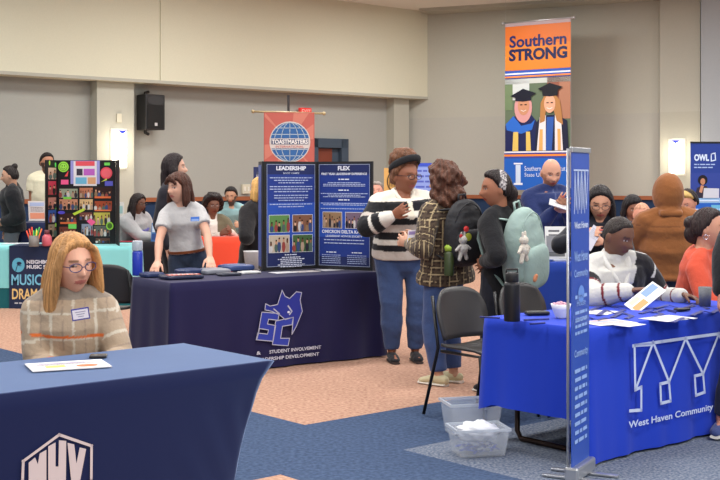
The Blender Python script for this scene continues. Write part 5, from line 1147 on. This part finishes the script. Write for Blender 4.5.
# right graduate
pg([(536,151),(537,124),(543,116),(558,116),(568,122),(569.5,151)],(30,34,60),8); pg([(541,118),(547,116),(547,151),(538,151)],(226,222,226),9); pg([(556,116),(562,118),(564,151),(556,151)],(226,222,226),9); pg([(548,118),(555,118),(553,151),(547,151)],(50,90,170),9); pg([(540,151),(541,130),(544,130),(544,151)],(222,170,100),10); pg([(559,151),(558.5,130),(561.5,130),(562,151)],(222,170,100),10)
pg([(541,124),(542,104),(546,96),(556,96),(561,102),(563,116),(564,126),(558,122),(555,112),(547,112),(546,122)],(176,124,74),10); oval(551,105,5.6,9,(222,168,140),11); pg([(539,90),(551,84.5),(564,89),(553,95.5)],(22,24,34),13); pg([(543.5,91),(559,91),(559,97),(551,98),(544,97)],(24,26,36),12)
fl.line([(fx(548.3),fy(104)),(fx(549.6),fy(104))],.02,(60,44,40),12); fl.line([(fx(552.6),fy(104)),(fx(553.9),fy(104))],.02,(60,44,40),12); fl.line([(fx(548.5),fy(109)),(fx(551),fy(110.2)),(fx(553.5),fy(109))],.013,(236,226,220),12)
R(505,151.5,571,153,(225,225,235),14); R(505,153,571,154.5,(60,60,140),14); R(505,154.5,571,156.5,OR,14); R(505,156.5,571,158.5,(60,70,150),14); R(505,158.5,571,190,(34,96,190),14)
R(515,163,524,164.5,(225,232,245),15); R(517,165,522,183,(200,216,240),15); R(515,183,524,185,(225,232,245),15)
fl.text('Southern Connecticut', fx(526), fy(171), w=w_*.62, h=h_*.028, col=(220,228,245), l=15); fl.text('State University', fx(526), fy(178), w=w_*.5, h=h_*.03, col=(220,228,245), l=15)
fl.build('printing', r)
# owl banner far right
pL = gp(690.5, 92); pR = pL+dirv(8)*.85; d = (pR-pL); w_ = d.length; d = d.normalized(); n_ = V((d.y,-d.x,0)); zt = HC-(143-HY)/92; h_ = zt-.08
r = empty('rollup_banner', (pL+pR)/2, 'blue roll-up banner with a woman at a laptop, at the right edge', 'banner')
mb = MB(); mb.box((pL+pR)/2+UP*(.08+h_/2), w_, .006, h_, d, n_); mb.build('banner_panel', mat('banner_blue_vinyl', (46,82,176), .4), r); mb = MB(); mb.box((pL+pR)/2+UP*.045, w_, .1, .09, d, n_); mb.build('base_cassette', SILV, r, bevel=.01); mb = MB(); mb.box((pL+pR)/2+UP*(zt+.006), w_, .02, .02, d, n_); mb.build('top_rail', BLK, r)
fl = Flat(pL+n_*.004+UP*.08, d, UP, .0015); sc_ = 1/92
fx = lambda px: (px-690.5)*sc_; fy = lambda py: h_-(py-143)*sc_; R = lambda x0,y0,x1,y1,c_,l=1: fl.rect(fx(x0), fy(y1), fx(x1), fy(y0), c_, l)
R(691,144,768,173,(42,64,144)); R(691,173,768,198,(52,70,150),1); R(691,198,768,203,(150,190,230),2); R(691,203,768,240,(40,96,190),1); R(712,205,735,225,(110,180,214),2)
fl.text('OWL', fx(694), fy(161), w=.17, h=.075, col=(214,226,246), l=3, bold=.05); fl.line([(fx(712),fy(161)),(fx(712),fy(154)),(fx(716),fy(153)),(fx(716.5),fy(160)),(fx(712),fy(161))],.012,(214,226,246),3)
fl.words(fx(694), fx(716), fy(165), .012, (170,190,230), 3); fl.words(fx(694), fx(714), fy(168), .012, (170,190,230), 3)
pg = lambda pts, c_, l=6: fl.poly([(fx(a), fy(b)) for a, b in pts], c_, l)
fl.oval(fx(703), fy(180), .055, .055, (30,24,30), 4); fl.oval(fx(703), fy(181.5), .028, .036, (190,130,100), 5); pg([(694,198),(697,188),(701,186),(707,186),(711,192),(711,198)],(52,44,60),4); pg([(699,192),(701,185),(704,186),(702,193)],(200,140,110),6); pg([(704,188),(720,188.5),(720,198),(703,198)],(206,206,216),7); R(693,200,720,201.5,(214,226,246),5)
for k_ in range(5): fl.words(fx(694), fx(730), fy(210+5*k_), .014, (190,206,240), 3)
fl.build('printing', r)
# club banner on a stand behind the indigo table
TS = 78
def tz(py): return HC-(py-HY)/TS
pole = gp(288.5, TS-1.0)
r = empty('banner_stand', pole, 'red and blue globe club banner hanging from a crossbar above the display boards', 'banner')
mb = MB(); mb.tube([pole+UP*.03, pole+UP*tz(94)], [.02,.016], 10); mb.build('pole', mat('dark_pole', (60,56,58), .4, .4), r); mb = MB(); mb.lathe(pole, [(0,0),(.22,0),(.2,.025),(.02,.035),(0,.035)]); mb.build('stand_base', BLK, r)
mb = MB(); q = gp(289, TS); mb.tube([V((gp(253,TS).x, q.y, tz(111.5))), V((gp(324,TS).x, q.y, tz(113.5)))], [.014]*2, 10); mb.ball(V((gp(253,TS).x, q.y, tz(111.5))), .025, 8); mb.ball(V((gp(324,TS).x, q.y, tz(113.5))), .025, 8); mb.build('crossbar', mat('brass_bar', (180,160,120), .35, .5), r, smooth=True)
x0, x1 = gp(264, TS).x, gp(314.5, TS).x; w_ = x1-x0; h_ = tz(112.5)-tz(172)
mb = MB(); mb.box(V(((x0+x1)/2, q.y-.02, tz(172)+h_/2)), w_, .008, h_); b_ = mb.build('banner_panel', mat('red_banner', (186,92,82), .7), r)
fl = Flat(V((x0, q.y-.026, tz(172))), V((1,0,0)), UP, .002); fx = lambda px: (px-264)/TS; fy = lambda py: h_-(py-112.5)/TS
fl.rect(.01, .01, w_-.01, h_-.01, (190,98,88), 1)
for k_ in range(10):
    a_ = 2*math.pi*k_/10+.15; cx, cy = fx(290), fy(142); L_ = .9
    pts = [(cx, cy), (cx+L_*math.cos(a_-.11), cy+L_*math.sin(a_-.11)), (cx+L_*math.cos(a_+.11), cy+L_*math.sin(a_+.11))]
    pts = [(min(w_-.01, max(.01, a)), min(h_-.01, max(.01, b))) for a, b in pts]; fl.poly(pts, (204,124,108), 2)
cx, cy = fx(290), fy(142); RR = .25; fl.oval(cx, cy, RR+.012, RR+.012, (214,206,200), 3, 32); fl.oval(cx, cy, RR, RR, (52,100,160), 4, 32)
for k_ in (-.66,-.33,0,.33,.66):
    fl.line([(cx+RR*math.sin(k_*1.4)*math.cos(t), cy+RR*math.sin(t)*.99) for t in [-1.5+3*j/12 for j in range(13)]], .008, (190,204,214), 5)
    fl.line([(cx-RR*math.cos(k_*1.2), cy+RR*math.sin(k_*1.2)), (cx+RR*math.cos(k_*1.2), cy+RR*math.sin(k_*1.2))], .008, (190,204,214), 5)
fl.rect(fx(270.5), fy(148.5), fx(309.5), fy(138.5), (210,200,196), 6); fl.rect(fx(271.5), fy(144.5), fx(308.5), fy(139.2), (84,92,120), 7)
fl.text('TOASTMASTERS', fx(272), fy(144), w=36/TS, h=4.4/TS, col=(240,236,234), l=8, bold=.03); fl.text('INTERNATIONAL', fx(276), fy(147.8), w=28/TS, h=2.2/TS, col=(180,70,70), l=8)
fl.build('printing', b_)
# yellow oval sign, pale blue banner, small navy banner
def plate(px0, px1, py0, py1, s, name, label, cat, draw, col, feet=True, th=.02):
    x0, x1 = gp(px0, s).x, gp(px1, s).x; y = F/s; z0, z1 = HC-(py1-HY)/s, HC-(py0-HY)/s; r = empty(name, V(((x0+x1)/2, y, 0)), label, cat)
    mb = MB(); mb.box(V(((x0+x1)/2, y, (z0+z1)/2)), x1-x0, th, z1-z0); mb.build('panel', mat('panel_%d_%d_%d' % col, col, .6), r); fl = Flat(V((x0, y-th/2-.002, z0)), V((1,0,0)), UP, .002); draw(fl, x1-x0, z1-z0); fl.build('printing', r)
    mb = MB(); mb.tube([V(((x0+x1)/2, y+.02, .02)), V(((x0+x1)/2, y+.02, z0+.05))], [.015]*2, 8); mb.build('pole', BLK, r); mb = MB(); mb.box(V(((x0+x1)/2, y, .012)), (x1-x0)*.8, .3, .02); mb.build('base', BLK, r)
    return r
plate(384, 402, 168, 200, 80, 'wooden_sign', 'yellow board with a dark oval emblem behind the striped sweater', 'sign', lambda fl, w_, h_: (fl.oval(w_*.48, h_*.58, w_*.32, h_*.3, (70,52,30), 1), fl.oval(w_*.48, h_*.58, w_*.26, h_*.25, (196,150,84), 2), [fl.rect(w_*(.3+.12*k_), h_*.42, w_*(.34+.12*k_), h_*.74, (60,46,30), 3) for k_ in range(4)]), (214,164,92))
plate(413, 440, 163, 222, 76, 'display_banner', 'pale blue banner between the black headband and the wavy brown hair', 'banner', lambda fl, w_, h_: (fl.rect(0,h_*.95,w_,h_,(60,84,200),1), fl.rect(.02,h_*.1,w_-.02,h_*.93,(140,160,222),1), [fl.words(w_*.1,w_*.9,h_*(.85-.09*k_),.025,(80,96,190),2) for k_ in range(7)]), (96,124,216))
plate(253.5, 262, 167, 196, 73, 'display_banner', 'small navy banner edge between the puffer coat and the display boards', 'banner', lambda fl, w_, h_: fl.line([(w_*.2,h_*.3),(w_*.5,h_*.8),(w_*.7,h_*.4)], .02, (190,200,225), 1), (38,52,104))
plate(112, 124, 202, 240, 72, 'display_poster', 'pale poster standing between the trifold board and the grey hoodie', 'poster', lambda fl, w_, h_: (fl.rect(w_*.1,h_*.7,w_*.9,h_*.9,(150,190,190),1), fl.rect(w_*.1,h_*.3,w_*.9,h_*.6,(190,170,180),1)), (210,210,206))
# ---------------------------------------------------------------- brochure table between mint backpack and roll-up banner
BC = cloth_mat('mid_blue_cloth', (38,70,170), .2); bx = gp(508, 124)
draped('tablecloth', bx, X, .95, .6, HC-(262-HY)/124, (.02,)*4, BC, 'blue tablecloth below the white booklet rack and the navy pullover', amp=.02, wave=13)
zt2 = HC-(262-HY)/124+.002
def bt(px, s, dz=0): return V(((px-360)/s, F/s, zt2+dz))
c = bt(556, 121.5); r = empty('poster_stand', c, 'white booklet rack with grey photo below the hands of the navy pullover', 'display stand')
fl = Flat(c-V((.085,0,0)), V((1,0,0)), V((0,.2,.98)).normalized(), .0015); fl.rect(0,0,.18,.28,(222,222,222),0); fl.rect(.02,.03,.16,.15,(110,112,112),1); fl.rect(.03,.06,.08,.13,(60,62,66),2); fl.rect(.09,.05,.15,.12,(160,150,130),2); fl.rect(.03,.19,.15,.215,(90,90,96),1); fl.rect(.03,.235,.12,.25,(90,90,96),1); fl.build('poster', r)
mb = MB(); mb.box(c+V((0,.06,.1)), .15, .1, .2); mb.build('rack_body', mat('grey_rack', (150,150,152), .6), r)
for k_, (px, s, an, cc, l) in enumerate(((538,121,10,(210,214,226),'stack of white booklets left of the booklet rack'),(546,123,-15,(60,84,150),'dark blue booklet front left of the booklet rack'),(560,122.6,20,(200,204,214),'white booklet before the booklet rack'),(566,121.5,0,(70,76,96),'dark booklet right of the booklet rack'),(532,122.8,30,(90,110,170),'slate blue booklet beside the mint backpack'))):
    sheet('booklet', bt(px, s), .11, .08, an, l, 'booklet', dr_text(((120,140,200),), 3), cc, th=.012, group='booklets on the blue table')
# white booklet of the bald man, papers of the woman in glasses
nbk = at(559, 205, 117); sheet('booklet', nbk, .18, .13, 0, 'open white booklet in the hands of the bald man', 'booklet', dr_text((), 5), (206,204,206), ax=V((.94,.12,-.3)).normalized(), ay=V((.2,.9,.35)).normalized(), th=.006)
sheet('paper_sheet', at(592, 238, 136), .08, .19, 0, 'white sheets held by the woman with glasses', 'paper', dr_text((), 6), (186,184,198), ax=V((.75,-.3,-.58)).normalized(), ay=V((.5,.35,.72)).normalized(), th=.004)
# far blue tables on the right
draped('tablecloth', gp(652, 100), X, .3, .5, HC-(236-HY)/96, (.02,)*4, BC, 'blue tablecloth far back below the brown jacket elbow', amp=.01)
# ---------------------------------------------------------------- backpacks
def backpack(I, w_, h_, d_, m, label, z=.26, off=.0, strapm=None, shift=0, tilt=0.0):
    k = I['k']; n_ = -I['sfw']; l = I['slf']; sp = I['spine']; B = I['B']; c = I['pel']+sp*(z*k)+n_*(.115*k*B+d_/2+off)+l*shift
    r = empty('backpack', c, label, 'backpack'); me = MB(); vs = []
    for q in sph(40, 32):
        e = lambda t, p: math.copysign(abs(t)**p, t); zz_ = e(q[2], .62); tp_ = 1-.20*max(0, zz_)**1.5; dd_ = 1-.38*max(0, zz_)**1.2
        x, y = e(q[0], .72), e(q[1], .72); wr = .006*math.sin(x*7+zz_*9)+.004*math.sin(zz_*21)
        vs.append(c+l*(x*w_/2*tp_)+n_*((y+ (1-dd_)*-.4)*d_/2*dd_+wr*(y > 0))+sp*(zz_*h_/2))
    me.add(vs, grid_faces(40, 32)); me.build('main_pack', m, r, smooth=True)
    me = MB(); vs = []
    for q in sph(32, 24):
        e = lambda t, p: math.copysign(abs(t)**p, t); x, y, zz_ = e(q[0], .6), e(q[1], .7), e(q[2], .6)
        vs.append(c-sp*(h_*.17)+n_*(d_*.40)+l*(x*w_*.40)+n_*(y*d_*.22)+sp*(zz_*h_*.26))
    me.add(vs, grid_faces(32, 24)); me.build('front_pocket', m, r, smooth=True)
    me = MB(); me.tube([c+sp*(h_*.47)+l*.035-n_*d_*.2, c+sp*(h_*.56)+l*.03-n_*d_*.25, c+sp*(h_*.56)-l*.03-n_*d_*.25, c+sp*(h_*.47)-l*.035-n_*d_*.2], [.009]*4, 8); me.build('handle', strapm or m, r, smooth=True)
    me = MB(); me.tube([c+sp*(h_*.5*math.sin(t)*.93)+l*(w_*.5*math.cos(t)*.86)+n_*(d_*.28-.0*t) for t in [math.pi*(j/14) for j in range(15)]], [.005]*15, 6); me.build('zipper', strapm or m, r, smooth=True)
    for s in (1, -1):
        S = I['arms'][s][0]; me = MB(); o = .02; f = I['sfw']; a_ = S-l*(s*.045)
        kk = .072*k*B; me.tube([c+sp*(h_*.36)+l*(s*.06)-n_*d_*.3, a_-f*kk*.9+sp*.035, a_+sp*(kk*.9+.012), a_+f*(kk+.02)+sp*.0, a_+f*(kk+.045)-sp*.14, a_+f*kk*.6-sp*.27+l*(s*.05), c-sp*(h_*.38)+l*(s*w_*.42)-n_*d_*.3], [(.03,.009)]*5+[(.014,.006)]*2, 10); me.build('shoulder_strap', strapm or m, r, smooth=True)
    return c, n_, l, sp, r
BPK = mat('black_nylon', (34,34,38), .7, bump=.7, bscale=22); MINT = mat('mint_canvas', (148,170,164), .85, bump=.6, bscale=20, var=.08)
c, n_, l, sp, r = backpack(PL, .33, .50, .18, BPK, 'large black backpack with keychains worn over the brown plaid jacket', z=.30)
def onp(x, z, o=.0): return c+l*x+sp*z+n_*o
# plush, badges and bottle hanging on it
def plush(p, k, m, label, name='plush_toy'):
    mb = MB(); ex = l
    mb.ball(p, (.026*k,.02*k,.030*k), 12); mb.ball(p+UP*.044*k, (.022*k,.02*k,.022*k), 12)
    for s in (1,-1):
        mb.ball(p+UP*.070*k+ex*(s*.010*k), (.007*k,.006*k,.018*k), 8); mb.tube([p+ex*(s*.02*k)+UP*.015*k, p+ex*(s*.042*k)-UP*.002*k], [.009*k,.008*k], 8, rnd=True); mb.tube([p+ex*(s*.012*k)-UP*.02*k, p+ex*(s*.022*k)-UP*.05*k], [.011*k,.010*k], 8, rnd=True)
    me = remesh(mb, .0035, 2, p, name); o = link(name, me, m, None, p); return tag(o, label, 'soft toy')
SPB = d_ = .19
px_p = lambda px, py, dy=.0: None
def on_pack(px, py, c, n_, depth):                        # the spot on the pack's outer face seen in that column and row
    o = V((0,0,HC)); dr = V(((px-360)/F, 1, -(py-HY)/F)); P = c+n_*depth; t = (P-o).dot(n_)/dr.dot(n_); return o+dr*t
p = on_pack(463, 249, c, n_, .118); plush(p, 1.45, mat('grey_plush', (176,172,168), .95, bump=.8, bscale=120), 'small grey plush bunny hanging on the black backpack')
for px, py, rr, cc, l_ in ((468,237,.030,(190,196,70),'round yellow-green badge above the grey plush bunny'),(466,229,.022,(214,60,60),'round red and white badge at the top of the black backpack'),(483,235,.022,(214,64,70),'round red badge on the right side of the black backpack'),(461,236,.014,(206,50,56),'small red tag left of the yellow-green badge')):
    p = on_pack(px, py, c, n_, .105 if px < 480 else .05); mb = MB(); mb.tube([p, p+n_*.006], [rr, rr*.95], 20); mb.tube([p+n_*.006, p+n_*.008], [rr*.6, rr*.55], 16); tag(mb.build('badge', mat('badge_%d_%d' % cc[:2], cc, .4)), l_, 'badge', 'badges on the black backpack')
p = c-l*0+V((0,0,0)); q = on_pack(449, 262, c, n_, .03)
r = empty('bottle', q-UP*.1, 'green bottle in the side pocket of the black backpack', 'bottle'); lath('bottle_body', q-UP*.10, [(0,0),(.034,0),(.036,.01),(.036,.16),(.026,.18),(0,.18)], mat('dark_green_bottle', (54,66,34), .4), None, None, r); lath('cap', q+UP*.08, [(0,0),(.03,0),(.034,.03),(.02,.045),(0,.045)], mat('lime_cap', (150,180,60), .5), None, None, r)
c, n_, l, sp, r = backpack(MBK, .36, .62, .24, MINT, 'mint green backpack with toy charms worn over the long black coat', z=.215, off=-.03)
p = on_pack(524, 250, c, n_, .150); plush(p, 1.5, mat('cream_plush', (204,196,184), .95, bump=.8, bscale=120), 'cream plush bunny hanging on the mint backpack')
p = on_pack(535, 277, c, n_, .14); mb = MB(); mb.ball(p, (.028,.014,.036), 14, (l, n_, UP)); mb.ball(p+n_*.012+UP*.01, (.012,.008,.012), 10); mb.tube([p+UP*.03, p+UP*.1], [.003]*2, 6); tag(mb.build('charm', mat('orange_charm', (214,140,100), .6), smooth=True), 'orange round charm at the bottom of the mint backpack', 'charm')
